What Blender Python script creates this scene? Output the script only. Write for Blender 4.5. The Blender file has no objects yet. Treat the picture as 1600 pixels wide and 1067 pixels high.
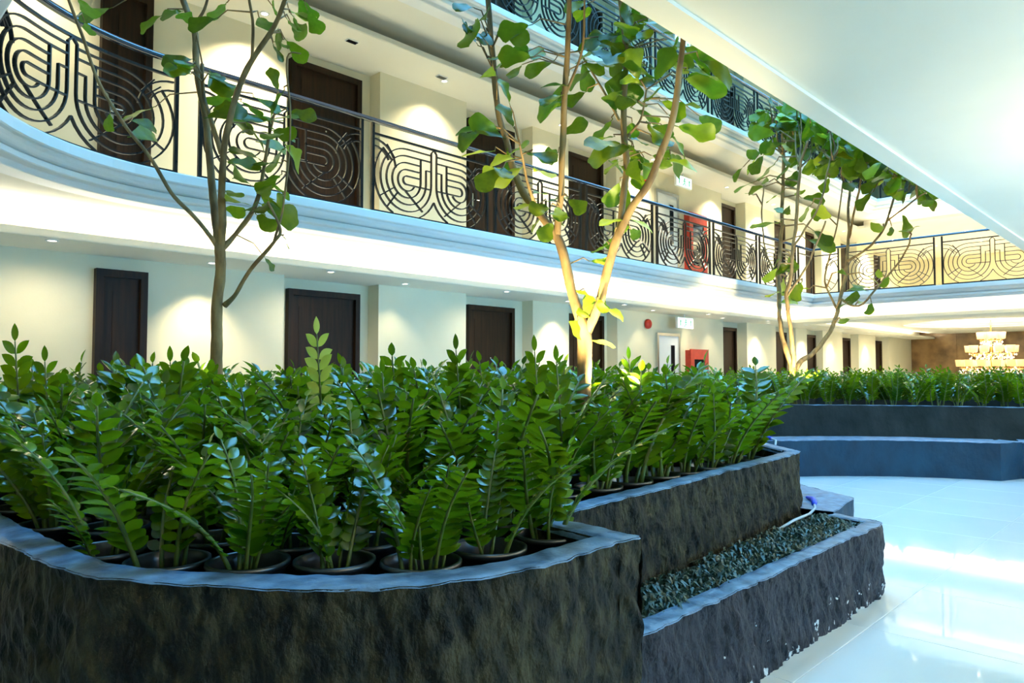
import bpy, bmesh, math, random
from mathutils import Vector, Matrix, noise

S = bpy.context.scene
COL = S.collection
R = math.radians
random.seed(7)

# ------------------------------------------------------------------ camera, sky, exposure
F_PX = 1120.0
YAW, PITCH = R(44.5), math.atan(46.5 / F_PX)
EYE = Vector((0, 0, 1.3))
cam_d = bpy.data.cameras.new('camera')
cam = bpy.data.objects.new('camera', cam_d)
COL.objects.link(cam)
cam.location = EYE
cam.rotation_euler = (math.pi / 2 + PITCH, 0, YAW - math.pi / 2)
cam_d.sensor_width = 36.0
cam_d.lens = 36.0 * F_PX / 1600.0
cam_d.clip_start = 0.05
cam_d.clip_end = 200
S.camera = cam

W = bpy.data.worlds.new('sky')
S.world = W
W.use_nodes = True
SKY_COL, SKY_STR = (0.16, 0.54, 1.0, 1), 5.2
W.node_tree.nodes['Background'].inputs[0].default_value = SKY_COL
W.node_tree.nodes['Background'].inputs[1].default_value = SKY_STR

S.view_settings.view_transform = 'Standard'
S.view_settings.look = 'None'
S.view_settings.gamma = 1.0
S.view_settings.use_curve_mapping = False
S.view_settings.exposure = 1.15
S.cycles.use_denoising = True
S.cycles.max_bounces = 8
S.cycles.diffuse_bounces = 4
S.cycles.glossy_bounces = 3
S.cycles.transmission_bounces = 4
S.cycles.sample_clamp_indirect = 6.0
S.cycles.caustics_reflective = False
S.cycles.caustics_refractive = False

WARM = (1.0, 0.84, 0.58)
WARMW = (1.0, 0.92, 0.74)


def area(name, loc, sx, sy, power, color, rot=(0, 0, 0), portal=False):
    l = bpy.data.lights.new(name, 'AREA')
    l.shape = 'RECTANGLE'
    l.size, l.size_y, l.energy, l.color = sx, sy, power, color
    if portal:
        l.cycles.is_portal = True
    o = bpy.data.objects.new(name, l)
    o.location = loc
    o.rotation_euler = rot
    COL.objects.link(o)
    return o


def spot(name, loc, target, power, color, angle, blend=0.6, size=0.04):
    l = bpy.data.lights.new(name, 'SPOT')
    l.energy, l.color, l.spot_size, l.spot_blend, l.shadow_soft_size = power, color, R(angle), blend, size
    o = bpy.data.objects.new(name, l)
    o.location = loc
    o.rotation_euler = (Vector(target) - Vector(loc)).to_track_quat('-Z', 'Y').to_euler()
    COL.objects.link(o)
    return o


# roof opening and the window front on the near side: portals for the sky
area('roof_portal', (11, 4.2, 12.9), 20.3, 4.9, 1, (1, 1, 1), (0, 0, 0), True)
area('window_portal', (8.0, -5.9, 1.5), 12.0, 2.4, 1, (1, 1, 1), (-math.pi / 2, 0, 0), True)
# warm fill lamps added out of view to brighten the near ceiling and planter faces
for i_, (x_, y_) in enumerate(((1.5, -2.6), (6.0, -1.3), (10.5, -1.2), (14.5, -1.0))):
    spot('added_ceiling_fill', (x_, y_, 1.55), (x_, y_ + .1, 4), 225, (1.0, .84, .58), 150, .6, .12)
    l_ = bpy.data.lights.new('added_warm_fill', 'POINT')
    l_.energy, l_.color, l_.shadow_soft_size = 22, (1.0, .80, .50), .18
    o_ = bpy.data.objects.new('added_warm_fill', l_)
    o_.location = (x_, y_ - .6, 1.95)
    COL.objects.link(o_)
# linear LED strips lying in the ceiling coves (facing up)
COVE = 11.0
area('cove_strip_left', (12.5, 7.60, 2.57), 33, 0.06, COVE * 33, WARMW, (math.pi, 0, 0))
area('cove_strip_far', (17.65, 1.5, 2.57), 0.06, 11.5, COVE * 11.5, WARMW, (math.pi, 0, 0))
area('cove_strip_upper_far', (22.3, 2.0, 5.57), 0.06, 10, COVE * 8, WARMW, (math.pi, 0, 0))


# ------------------------------------------------------------------ helpers
def view_ray(px, py):
    f = Vector((math.cos(YAW) * math.cos(PITCH), math.sin(YAW) * math.cos(PITCH), math.sin(PITCH)))
    r = Vector((math.sin(YAW), -math.cos(YAW), 0))
    u = r.cross(f)
    return f + r * ((px - 800) / F_PX) - u * ((py - 533.5) / F_PX)


def at(px, py, depth):                       # point seen at a picture position, at a real distance
    return EYE + view_ray(px, py) * depth


def atz(px, py, z):
    d = view_ray(px, py)
    return EYE + d * ((z - EYE.z) / d.z)


def aty(px, py, y):
    d = view_ray(px, py)
    return EYE + d * (y / d.y)


class MB:
    def __init__(self):
        self.v, self.f = [], []

    def add(self, vs, fs):
        n = len(self.v)
        self.v += [tuple(p) for p in vs]
        self.f += [tuple(i + n for i in f) for f in fs]
        return self

    def box(self, x0, x1, y0, y1, z0, z1):
        vs = [(x0, y0, z0), (x1, y0, z0), (x1, y1, z0), (x0, y1, z0), (x0, y0, z1), (x1, y0, z1), (x1, y1, z1), (x0, y1, z1)]
        return self.add(vs, [(0, 3, 2, 1), (4, 5, 6, 7), (0, 1, 5, 4), (1, 2, 6, 5), (2, 3, 7, 6), (3, 0, 4, 7)])

    def prism(self, poly, z0, z1):
        n = len(poly)
        vs = [(p[0], p[1], z0) for p in poly] + [(p[0], p[1], z1) for p in poly]
        fs = [tuple(reversed(range(n))), tuple(range(n, 2 * n))]
        fs += [(i, (i + 1) % n, n + (i + 1) % n, n + i) for i in range(n)]
        return self.add(vs, fs)

    def tube(self, pts, radii, seg=8, cap=True):
        pts = [Vector(p) for p in pts]
        if not isinstance(radii, (list, tuple)):
            radii = [radii] * len(pts)
        vs, fs = [], []
        ref = Vector((0.31, 0.17, 0.93))
        prev = None
        for i, p in enumerate(pts):
            t = (pts[min(i + 1, len(pts) - 1)] - pts[max(i - 1, 0)]).normalized()
            if prev is None:
                a = t.cross(ref if abs(t.dot(ref)) < 0.95 else Vector((1, 0, 0))).normalized()
            else:
                a = (prev - t * prev.dot(t)).normalized()
            prev = a
            b = t.cross(a)
            for k in range(seg):
                th = 2 * math.pi * k / seg
                vs.append(p + (a * math.cos(th) + b * math.sin(th)) * radii[i])
        for i in range(len(pts) - 1):
            for k in range(seg):
                k2 = (k + 1) % seg
                fs.append((i * seg + k, i * seg + k2, (i + 1) * seg + k2, (i + 1) * seg + k))
        if cap:
            fs.append(tuple(reversed(range(seg))))
            fs.append(tuple(range((len(pts) - 1) * seg, len(pts) * seg)))
        return self.add(vs, fs)

    def lathe(self, prof, c=(0, 0, 0), seg=24, close=False):
        vs, fs = [], []
        for r, z in prof:
            for k in range(seg):
                th = 2 * math.pi * k / seg
                vs.append((c[0] + r * math.cos(th), c[1] + r * math.sin(th), c[2] + z))
        for i in range(len(prof) - 1):
            for k in range(seg):
                k2 = (k + 1) % seg
                fs.append((i * seg + k, i * seg + k2, (i + 1) * seg + k2, (i + 1) * seg + k))
        if close:
            fs.append(tuple(range((len(prof) - 1) * seg, len(prof) * seg)))
        return self.add(vs, fs)

    def mesh(self, name, m, off=None, smooth=False):
        me = bpy.data.meshes.new(name)
        v = self.v if off is None else [(p[0] - off[0], p[1] - off[1], p[2] - off[2]) for p in self.v]
        me.from_pydata(v, [], self.f)
        if smooth:
            me.polygons.foreach_set('use_smooth', [True] * len(me.polygons))
        if m:
            me.materials.append(m)
        me.update()
        return me

    def build(self, name, m, parent=None, smooth=False, **kw):
        off = None
        if parent is not None:
            off = parent.location
            if parent.parent is not None:
                off = parent.location + parent.parent.location
        o = bpy.data.objects.new(name, self.mesh(name, m, off, smooth))
        COL.objects.link(o)
        if parent is not None:
            o.parent = parent
        for k, val in kw.items():
            o[k] = val
        return o


def link(name, me, parent=None, loc=(0, 0, 0), rot=(0, 0, 0), sc=(1, 1, 1)):
    o = bpy.data.objects.new(name, me)
    o.location = loc
    o.rotation_euler = rot
    o.scale = sc
    o.parent = parent
    COL.objects.link(o)
    return o


def thing(name, label, cat, loc=(0, 0, 0), group=None, rotz=0.0):
    o = bpy.data.objects.new(name, None)
    o.empty_display_size = 0.1
    o.location = loc
    o.rotation_euler = (0, 0, rotz)
    COL.objects.link(o)
    o['label'] = label
    o['category'] = cat
    if group:
        o['group'] = group
    return o


def tag(o, label, cat, group=None):
    o['label'] = label
    o['category'] = cat
    if group:
        o['group'] = group
    return o


def struct(name, mb, m, **kw):
    o = mb.build(name, m, **kw)
    o['kind'] = 'structure'
    return o


def struct_empty(name, loc):
    o = bpy.data.objects.new(name, None)
    o.location = loc
    COL.objects.link(o)
    o['kind'] = 'structure'
    return o


# ------------------------------------------------------------------ materials
def mat(name, col, rough=0.5, metal=0.0, spec=0.5, emit=None, estr=0.0):
    m = bpy.data.materials.new(name)
    m.use_nodes = True
    b = m.node_tree.nodes['Principled BSDF']
    b.inputs['Base Color'].default_value = (*col, 1)
    b.inputs['Roughness'].default_value = rough
    b.inputs['Metallic'].default_value = metal
    b.inputs['Specular IOR Level'].default_value = spec
    if emit:
        b.inputs['Emission Color'].default_value = (*emit, 1)
        b.inputs['Emission Strength'].default_value = estr
    return m


def noisy(m, c1, c2, scale=5.0, stretch=(1, 1, 1), detail=6, bump=0.0, bscale=None, lo=0.35, hi=0.65, bdist=0.01, rot=(0, 0, 0), rough=None):
    nt = m.node_tree
    b = nt.nodes['Principled BSDF']
    tc = nt.nodes.new('ShaderNodeTexCoord')
    mp = nt.nodes.new('ShaderNodeMapping')
    mp.inputs['Scale'].default_value = stretch
    mp.inputs['Rotation'].default_value = rot
    nt.links.new(tc.outputs['Object'], mp.inputs['Vector'])
    n = nt.nodes.new('ShaderNodeTexNoise')
    n.inputs['Scale'].default_value = scale
    n.inputs['Detail'].default_value = detail
    nt.links.new(mp.outputs['Vector'], n.inputs['Vector'])
    cr = nt.nodes.new('ShaderNodeValToRGB')
    cr.color_ramp.elements[0].position, cr.color_ramp.elements[1].position = lo, hi
    cr.color_ramp.elements[0].color = (*c1, 1)
    cr.color_ramp.elements[1].color = (*c2, 1)
    nt.links.new(n.outputs['Fac'], cr.inputs['Fac'])
    nt.links.new(cr.outputs['Color'], b.inputs['Base Color'])
    if rough:
        mr = nt.nodes.new('ShaderNodeMapRange')
        mr.inputs['To Min'].default_value, mr.inputs['To Max'].default_value = rough
        nt.links.new(n.outputs['Fac'], mr.inputs['Value'])
        nt.links.new(mr.outputs['Result'], b.inputs['Roughness'])
    if bump:
        n2 = nt.nodes.new('ShaderNodeTexNoise')
        n2.inputs['Scale'].default_value = bscale or scale
        n2.inputs['Detail'].default_value = 8
        nt.links.new(mp.outputs['Vector'], n2.inputs['Vector'])
        bp = nt.nodes.new('ShaderNodeBump')
        bp.inputs['Strength'].default_value = bump
        bp.inputs['Distance'].default_value = bdist
        nt.links.new(n2.outputs['Fac'], bp.inputs['Height'])
        nt.links.new(bp.outputs['Normal'], b.inputs['Normal'])
    return m


def leafmat(name, c1, c2, rough, trans, tcol, spec=0.5):
    m = mat(name, c1, rough, 0, spec)
    nt = m.node_tree
    b = nt.nodes['Principled BSDF']
    oi = nt.nodes.new('ShaderNodeObjectInfo')
    tc = nt.nodes.new('ShaderNodeTexCoord')
    n = nt.nodes.new('ShaderNodeTexNoise')
    n.inputs['Scale'].default_value = 7
    nt.links.new(tc.outputs['Object'], n.inputs['Vector'])
    ad = nt.nodes.new('ShaderNodeMath')
    ad.operation = 'MULTIPLY_ADD'
    ad.inputs[1].default_value = 0.6
    nt.links.new(oi.outputs['Random'], ad.inputs[0])
    ml = nt.nodes.new('ShaderNodeMath')
    ml.operation = 'MULTIPLY'
    ml.inputs[1].default_value = 0.45
    nt.links.new(n.outputs['Fac'], ml.inputs[0])
    nt.links.new(ml.outputs[0], ad.inputs[2])
    cr = nt.nodes.new('ShaderNodeValToRGB')
    cr.color_ramp.elements[0].position, cr.color_ramp.elements[1].position = 0.2, 0.95
    cr.color_ramp.elements[0].color = (*c1, 1)
    cr.color_ramp.elements[1].color = (*c2, 1)
    nt.links.new(ad.outputs[0], cr.inputs['Fac'])
    nt.links.new(cr.outputs['Color'], b.inputs['Base Color'])
    tr = nt.nodes.new('ShaderNodeBsdfTranslucent')
    mx = nt.nodes.new('ShaderNodeMixRGB')
    mx.inputs['Fac'].default_value = 0.5
    mx.inputs['Color2'].default_value = (*tcol, 1)
    nt.links.new(cr.outputs['Color'], mx.inputs['Color1'])
    nt.links.new(mx.outputs['Color'], tr.inputs['Color'])
    ms = nt.nodes.new('ShaderNodeMixShader')
    ms.inputs['Fac'].default_value = trans
    nt.links.new(b.outputs[0], ms.inputs[1])
    nt.links.new(tr.outputs[0], ms.inputs[2])
    nt.links.new(ms.outputs[0], nt.nodes['Material Output'].inputs['Surface'])
    return m


M = {}
M['wall'] = noisy(mat('wall_plaster', (.76, .71, .50), 0.75), (.74, .69, .48), (.78, .73, .53), 1.5, bump=0.05, bscale=60)
M['ceil'] = noisy(mat('ceiling_plaster', (.80, .76, .62), 0.8), (.78, .74, .60), (.82, .78, .64), 1.0, bump=0.03, bscale=40)
M['trim'] = noisy(mat('cornice_paint', (.84, .84, .80), 0.5), (.82, .82, .78), (.86, .86, .82), 2.0)
M['tile'] = noisy(mat('polished_porcelain', (.8, .82, .82), 0.06), (.66, .76, .80), (.72, .81, .84), 1.2, rough=(.03, .06))
M['grout'] = mat('tile_joint', (.55, .57, .58), 0.7)
M['wood'] = noisy(mat('dark_door_veneer', (.03, .015, .008), 0.5, 0, .2), (.012, .006, .002), (.030, .014, .005), 3.0, stretch=(9, 9, .5), rough=(.4, .6))
M['metal'] = noisy(mat('black_iron', (.012, .012, .012), 0.3, 0.0, 0.3), (.010, .010, .010), (.020, .017, .014), 12, rough=(.22, .38))
M['handrail'] = mat('dark_lacquer_painted_blue_sheen', (.012, .030, .060), 0.10, 0.0, 1.0)  # blue of the rail's sky highlight is put into the base colour
M['steel'] = mat('brushed_steel', (.7, .7, .68), 0.25, 1.0)
M['slate'] = noisy(mat('dark_slate_render', (.05, .05, .04), 0.7, 0, .18), (.004, .005, .003), (.042, .039, .019), 11.0, stretch=(1.7, 1.7, 1.0), detail=9, bump=1.0, bscale=16, bdist=0.045, rot=(R(14), R(20), 0), lo=.42, hi=.66, rough=(.5, .85))
M['slate_far'] = noisy(mat('slate_render_painted_blue_light', (.04, .05, .06), 0.7, 0, .25), (.001, .015, .034), (.005, .042, .080), 3.0, stretch=(1.2, 1.2, .8), detail=9, bump=0.6, bscale=9, bdist=0.02, lo=.30, hi=.72, rough=(.5, .8))  # dark slate with the blue daylight mixed into its colour
M['slate_mid'] = noisy(mat('dark_green_grey_render', (.01, .02, .02), 0.7, 0, .2), (.004, .010, .011), (.022, .032, .032), 3.0, stretch=(1.2, 1.2, .8), detail=9, bump=0.6, bscale=9, bdist=0.02, lo=.30, hi=.72, rough=(.5, .8))
M['coping'] = noisy(mat('slate_coping_painted_skylight', (.2, .22, .24), 0.45), (.03, .07, .13), (.16, .28, .43), 14.0, detail=10, bump=0.8, bscale=40, bdist=0.006, lo=.3, hi=.7, rough=(.3, .6))  # skylight on the slate tops painted in as a lighter blue
M['slate_low'] = noisy(mat('blue_black_render', (.01, .02, .02), 0.7, 0, .25), (.004, .006, .010), (.032, .033, .042), 10.0, stretch=(1.7, 1.7, 1.0), detail=9, bump=1.0, bscale=16, bdist=0.045, lo=.36, hi=.70, rough=(.5, .8), rot=(0, R(18), 0))
M['pot'] = mat('black_nursery_plastic', (.014, .022, .030), 0.28, 0, 0.9)  # bluish tint painted in for the sky reflected on the rims
M['soil'] = noisy(mat('dark_potting_soil', (.02, .014, .009), 0.95), (.010, .007, .005), (.035, .024, .016), 60, bump=1.0, bscale=80, bdist=0.01)
M['zz'] = leafmat('glossy_zz_leaf', (.004, .040, .001), (.13, .27, .003), 0.15, 0.25, (.38, .60, .01), 0.75)
M['zzstem'] = noisy(mat('zz_stem', (.08, .13, .02), 0.45), (.05, .10, .015), (.13, .16, .03), 20)
M['zzlime'] = leafmat('lime_leaf_painted_lamplight', (.46, .54, .08), (.62, .66, .16), 0.3, 0.3, (.5, .6, .05))  # lime leaf, colour raised to stand for lamp light on the frond
M['fig'] = leafmat('fiddle_leaf', (.016, .055, .002), (.18, .29, .006), 0.38, 0.32, (.36, .50, .02), 0.35)
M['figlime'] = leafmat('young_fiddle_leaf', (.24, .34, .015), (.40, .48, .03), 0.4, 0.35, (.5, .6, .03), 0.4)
M['bark'] = noisy(mat('fig_bark', (.16, .11, .06), 0.8), (.15, .095, .038), (.36, .24, .095), 14, stretch=(1, 1, .35), bump=0.7, bscale=30, bdist=0.006)
M['ground'] = leafmat('dark_mondo_grass', (.012, .035, .022), (.035, .075, .050), 0.4, 0.1, (.05, .12, .05))
M['red'] = noisy(mat('red_enamel', (.5, .03, .015), 0.4), (.42, .025, .012), (.55, .04, .02), 8)
M['darkglass'] = mat('cabinet_glass', (.01, .012, .018), 0.05, 0, 0.8)
M['white'] = mat('white_paint', (.78, .80, .78), 0.45)
M['signlit'] = mat('lit_sign_face', (.8, .95, .9), 0.4, emit=(.70, 1.0, .93), estr=.45)
M['green'] = mat('sign_green', (.0, .35, .16), 0.4, emit=(.0, .6, .3), estr=.12)
M['lens'] = mat('lamp_lens', (1, .9, .7), 0.3, emit=(1, .86, .6), estr=9.0)
M['stone'] = noisy(mat('brown_marble', (.25, .14, .06), 0.25), (.13, .075, .030), (.36, .21, .085), 1.6, detail=10, rough=(.15, .3))
M['brass'] = mat('brass', (.7, .45, .15), 0.25, 1.0)
M['shade'] = mat('glowing_lamp_shade', (.8, .5, .22), 0.6, emit=(1.0, .50, .16), estr=.42)
M['crystal'] = mat('crystal_drop', (1, .95, .85), 0.05, 0, 1.0, emit=(1.0, .72, .40), estr=.6)
M['dome'] = mat('dome_plaster', (.9, .88, .82), 0.8)
M['hose'] = mat('grey_hose', (.35, .42, .45), 0.5)
M['bluep'] = mat('blue_plastic', (.01, .05, .6), 0.4)

def flecks(src, name):
    m = src.copy()
    m.name = name
    nt = m.node_tree
    b = nt.nodes['Principled BSDF']
    old = b.inputs['Base Color'].links[0].from_socket
    tc = nt.nodes.new('ShaderNodeTexCoord')
    n = nt.nodes.new('ShaderNodeTexNoise')
    n.inputs['Scale'].default_value = 22
    n.inputs['Detail'].default_value = 3
    nt.links.new(tc.outputs['Object'], n.inputs['Vector'])
    sx = nt.nodes.new('ShaderNodeSeparateXYZ')
    nt.links.new(tc.outputs['Object'], sx.inputs[0])
    mr = nt.nodes.new('ShaderNodeMapRange')
    mr.inputs['From Min'].default_value, mr.inputs['From Max'].default_value = .02, .20
    mr.inputs['To Min'].default_value, mr.inputs['To Max'].default_value = .0, -.14
    nt.links.new(sx.outputs['Z'], mr.inputs['Value'])
    ad = nt.nodes.new('ShaderNodeMath')
    nt.links.new(n.outputs['Fac'], ad.inputs[0])
    nt.links.new(mr.outputs['Result'], ad.inputs[1])
    gt = nt.nodes.new('ShaderNodeMath')
    gt.operation = 'GREATER_THAN'
    gt.inputs[1].default_value = .615
    nt.links.new(ad.outputs[0], gt.inputs[0])
    mx = nt.nodes.new('ShaderNodeMixRGB')
    mx.inputs['Color2'].default_value = (.55, .57, .56, 1)
    nt.links.new(gt.outputs[0], mx.inputs['Fac'])
    nt.links.new(old, mx.inputs['Color1'])
    nt.links.new(mx.outputs['Color'], b.inputs['Base Color'])
    return m


# ------------------------------------------------------------------ setting: floor
YB, YW, YF = 6.65, 8.5, 8.25                     # rail line, recess plane and front plane of the left wall
fl = struct('floor', MB().box(-5, 31, -6.2, 8.7, -0.12, -0.004), M['grout'])
TS = 0.9
tile_me = {}
for i in range(0, 20):
    for j in range(-4, 10):
        x, y = 1.2 + i * TS, -1.4 + j * TS
        if y + TS > 8.3 or (x + TS < 5 and y > 2.2) or (x > 11 and y > 3 and x < 16):
            continue
        if 'a' not in tile_me:
            g = 0.0015
            b = 0.0015
            vs = [(g, g, -.01), (TS - g, g, -.01), (TS - g, TS - g, -.01), (g, TS - g, -.01),
                  (g, g, -b), (TS - g, g, -b), (TS - g, TS - g, -b), (g, TS - g, -b),
                  (g + b, g + b, 0), (TS - g - b, g + b, 0), (TS - g - b, TS - g - b, 0), (g + b, TS - g - b, 0)]
            fs = [(0, 1, 5, 4), (1, 2, 6, 5), (2, 3, 7, 6), (3, 0, 4, 7), (4, 5, 9, 8), (5, 6, 10, 9), (6, 7, 11, 10), (7, 4, 8, 11), (8, 9, 10, 11)]
            tile_me['a'] = MB().add(vs, fs).mesh('tile', M['tile'])
        link('tile', tile_me['a'], fl, (x, y, 0))
# plain tile beds where no joints can be told apart
struct('floor_far', MB().box(19.2, 30, -6, 8.3, -.004, 0.0).box(-5, 1.2, -6, 8.3, -.004, 0), M['tile'])

# ------------------------------------------------------------------ setting: left wall, three storeys
REC = [(4.35, 5.76), (7.38, 8.9), (9.85, 11.3), (15.47, 16.67), (18.3, 19.55), (20.3, 21.45), (23.0, 24.4), (26.0, 27.4)]
for lvl, (z0, z1) in enumerate(((0, 2.8), (3.0, 5.8), (6.0, 9.0))):
    pts = [(-5, YF)]
    for a, b_ in REC:
        pts += [(a, YF), (a, YW), (b_, YW), (b_, YF)]
    pts += [(30.2, YF), (30.2, 8.7), (-5, 8.7)]
    mb = MB()
    n = len(pts)
    mb.add([(p[0], p[1], z0) for p in pts] + [(p[0], p[1], z1) for p in pts], [(i, (i + 1) % n, n + (i + 1) % n, n + i) for i in range(n)])
    struct('wall_left' if lvl == 0 else 'wall_left_storey_%d' % (lvl + 1), mb, M['wall'])
    if lvl < 2:
        bb = MB()
        for i in range(len(pts) - 3):
            (xa, ya), (xb, yb) = pts[i], pts[i + 1]
            if ya == yb:
                bb.box(xa, xb, ya - .012, ya - .001, z0, z0 + .10)
        struct('baseboard_left' if lvl == 0 else 'baseboard_left_storey_2', bb, M['trim'])

door_n = [0]


def door(x0, x1, y, z, h=2.36, handle=True, peep=True):
    door_n[0] += 1
    e = struct_empty('door_%d' % door_n[0], ((x0 + x1) / 2, y, z))
    d = .09
    f = MB().box(x0, x0 + .07, y - d, y - .001, z, z + h).box(x1 - .07, x1, y - d, y - .001, z, z + h).box(x0 + .07, x1 - .07, y - d, y - .001, z + h - .08, z + h)
    f.build('door_frame', M['wood'], e)
    a, b_ = x0 + .07, x1 - .07
    lf = MB().box(a, b_, y - .035, y - .002, z + .008, z + h - .08)
    # raised field with a shallow surround
    lf.box(a + .10, b_ - .10, y - .041, y - .035, z + .14, z + h - .22)
    o = lf.build('door_leaf', M['wood'], e)
    if handle:
        hx = a + .05
        hm = MB().box(hx - .018, hx + .018, y - .045, y - .035, z + .95, z + 1.16)
        hm.tube([(hx, y - .045, z + 1.05), (hx, y - .085, z + 1.05), (hx + .12, y - .088, z + 1.05)], .009, 8)
        hm.build('handle', M['steel'], e)
        MB().box(a - .004, a + .012, y - .046, y - .030, z + 1.72, z + 1.90).build('hinge', M['steel'], e)
    if peep:
        MB().tube([((a + b_) / 2, y - .047, z + 1.52), ((a + b_) / 2, y - .040, z + 1.52)], .011, 10).build('peephole', M['steel'], e)
    return e


DOORS = [(4.50, 5.57), (7.58, 8.63), (10.06, 11.1), (15.56, 16.47), (18.4, 19.35), (20.4, 21.35), (23.1, 24.15), (26.15, 27.2)]
for lvl, z in enumerate((0, 3.0, 6.0)):
    for k, (a, b_) in enumerate(DOORS):
        if lvl == 2 and k in (4, 5, 6, 7):
            continue
        door(a, b_, YW, z, handle=(k < 3), peep=(k < 3))
    if lvl < 2:
        door(2.23, 2.73, YF, z, peep=False)
    # white fire-exit door with a vision panel
    if lvl < 2:
        door_n[0] += 1
        e = struct_empty('door_%d' % door_n[0], (13.1, YF, z))
        x0, x1 = 12.62, 13.5
        MB().box(x0, x0 + .06, YF - .05, YF - .001, z, z + 2.1).box(x1 - .06, x1, YF - .05, YF - .001, z, z + 2.1).box(x0 + .06, x1 - .06, YF - .05, YF - .001, z + 2.04, z + 2.1).build('door_frame', M['steel'], e)
        MB().box(x0 + .06, x1 - .06, YF - .03, YF - .002, z + .01, z + 2.04).build('door_leaf', M['white'], e)
        MB().box(x0 + .52, x0 + .68, YF - .036, YF - .03, z + 1.0, z + 1.85).build('vision_pane', M['darkglass'], e)
        MB().box(x0 + .50, x0 + .52, YF - .04, YF - .03, z + .98, z + 1.87).box(x0 + .68, x0 + .70, YF - .04, YF - .03, z + .98, z + 1.87).box(x0 + .52, x0 + .68, YF - .04, YF - .03, z + 1.85, z + 1.87).box(x0 + .52, x0 + .68, YF - .04, YF - .03, z + .98, z + 1.0).build('vision_frame', M['white'], e)


# ------------------------------------------------------------------ setting: galleries
def edge_path(xend, y_near=-6.0, r=1.85, x0=0.60, seg=14, far_y=-6.0):
    """rail line of a gallery: left end, rounded corner, long left side, far side; (point, outward normal)"""
    out = [((x0, y_near), (-1, 0)), ((x0, YB - r), (-1, 0))]
    cx, cy = x0 + r, YB - r
    for k in range(1, seg):
        a = math.pi - k / seg * math.pi / 2
        out.append(((cx + r * math.cos(a), cy + r * math.sin(a)), (math.cos(a), math.sin(a))))
    out.append(((cx, YB), (0, 1)))
    x = cx + 2
    while x < xend - 1:
        out.append(((x, YB), (0, 1)))
        x += 2
    out.append(((xend, YB), (1, 1)))
    out.append(((xend, far_y), (1, 0)))
    return out


def sweep(path, prof, zoff=0.0):
    mb = MB()
    n = len(prof)
    vs, fs = [], []
    for (p, nn) in path:
        for (o, z) in prof:
            vs.append((p[0] + nn[0] * o, p[1] + nn[1] * o, z + zoff))
    for i in range(len(path) - 1):
        for k in range(n - 1):
            fs.append((i * n + k, (i + 1) * n + k, (i + 1) * n + k + 1, i * n + k + 1))
    return mb.add(vs, fs)


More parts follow.
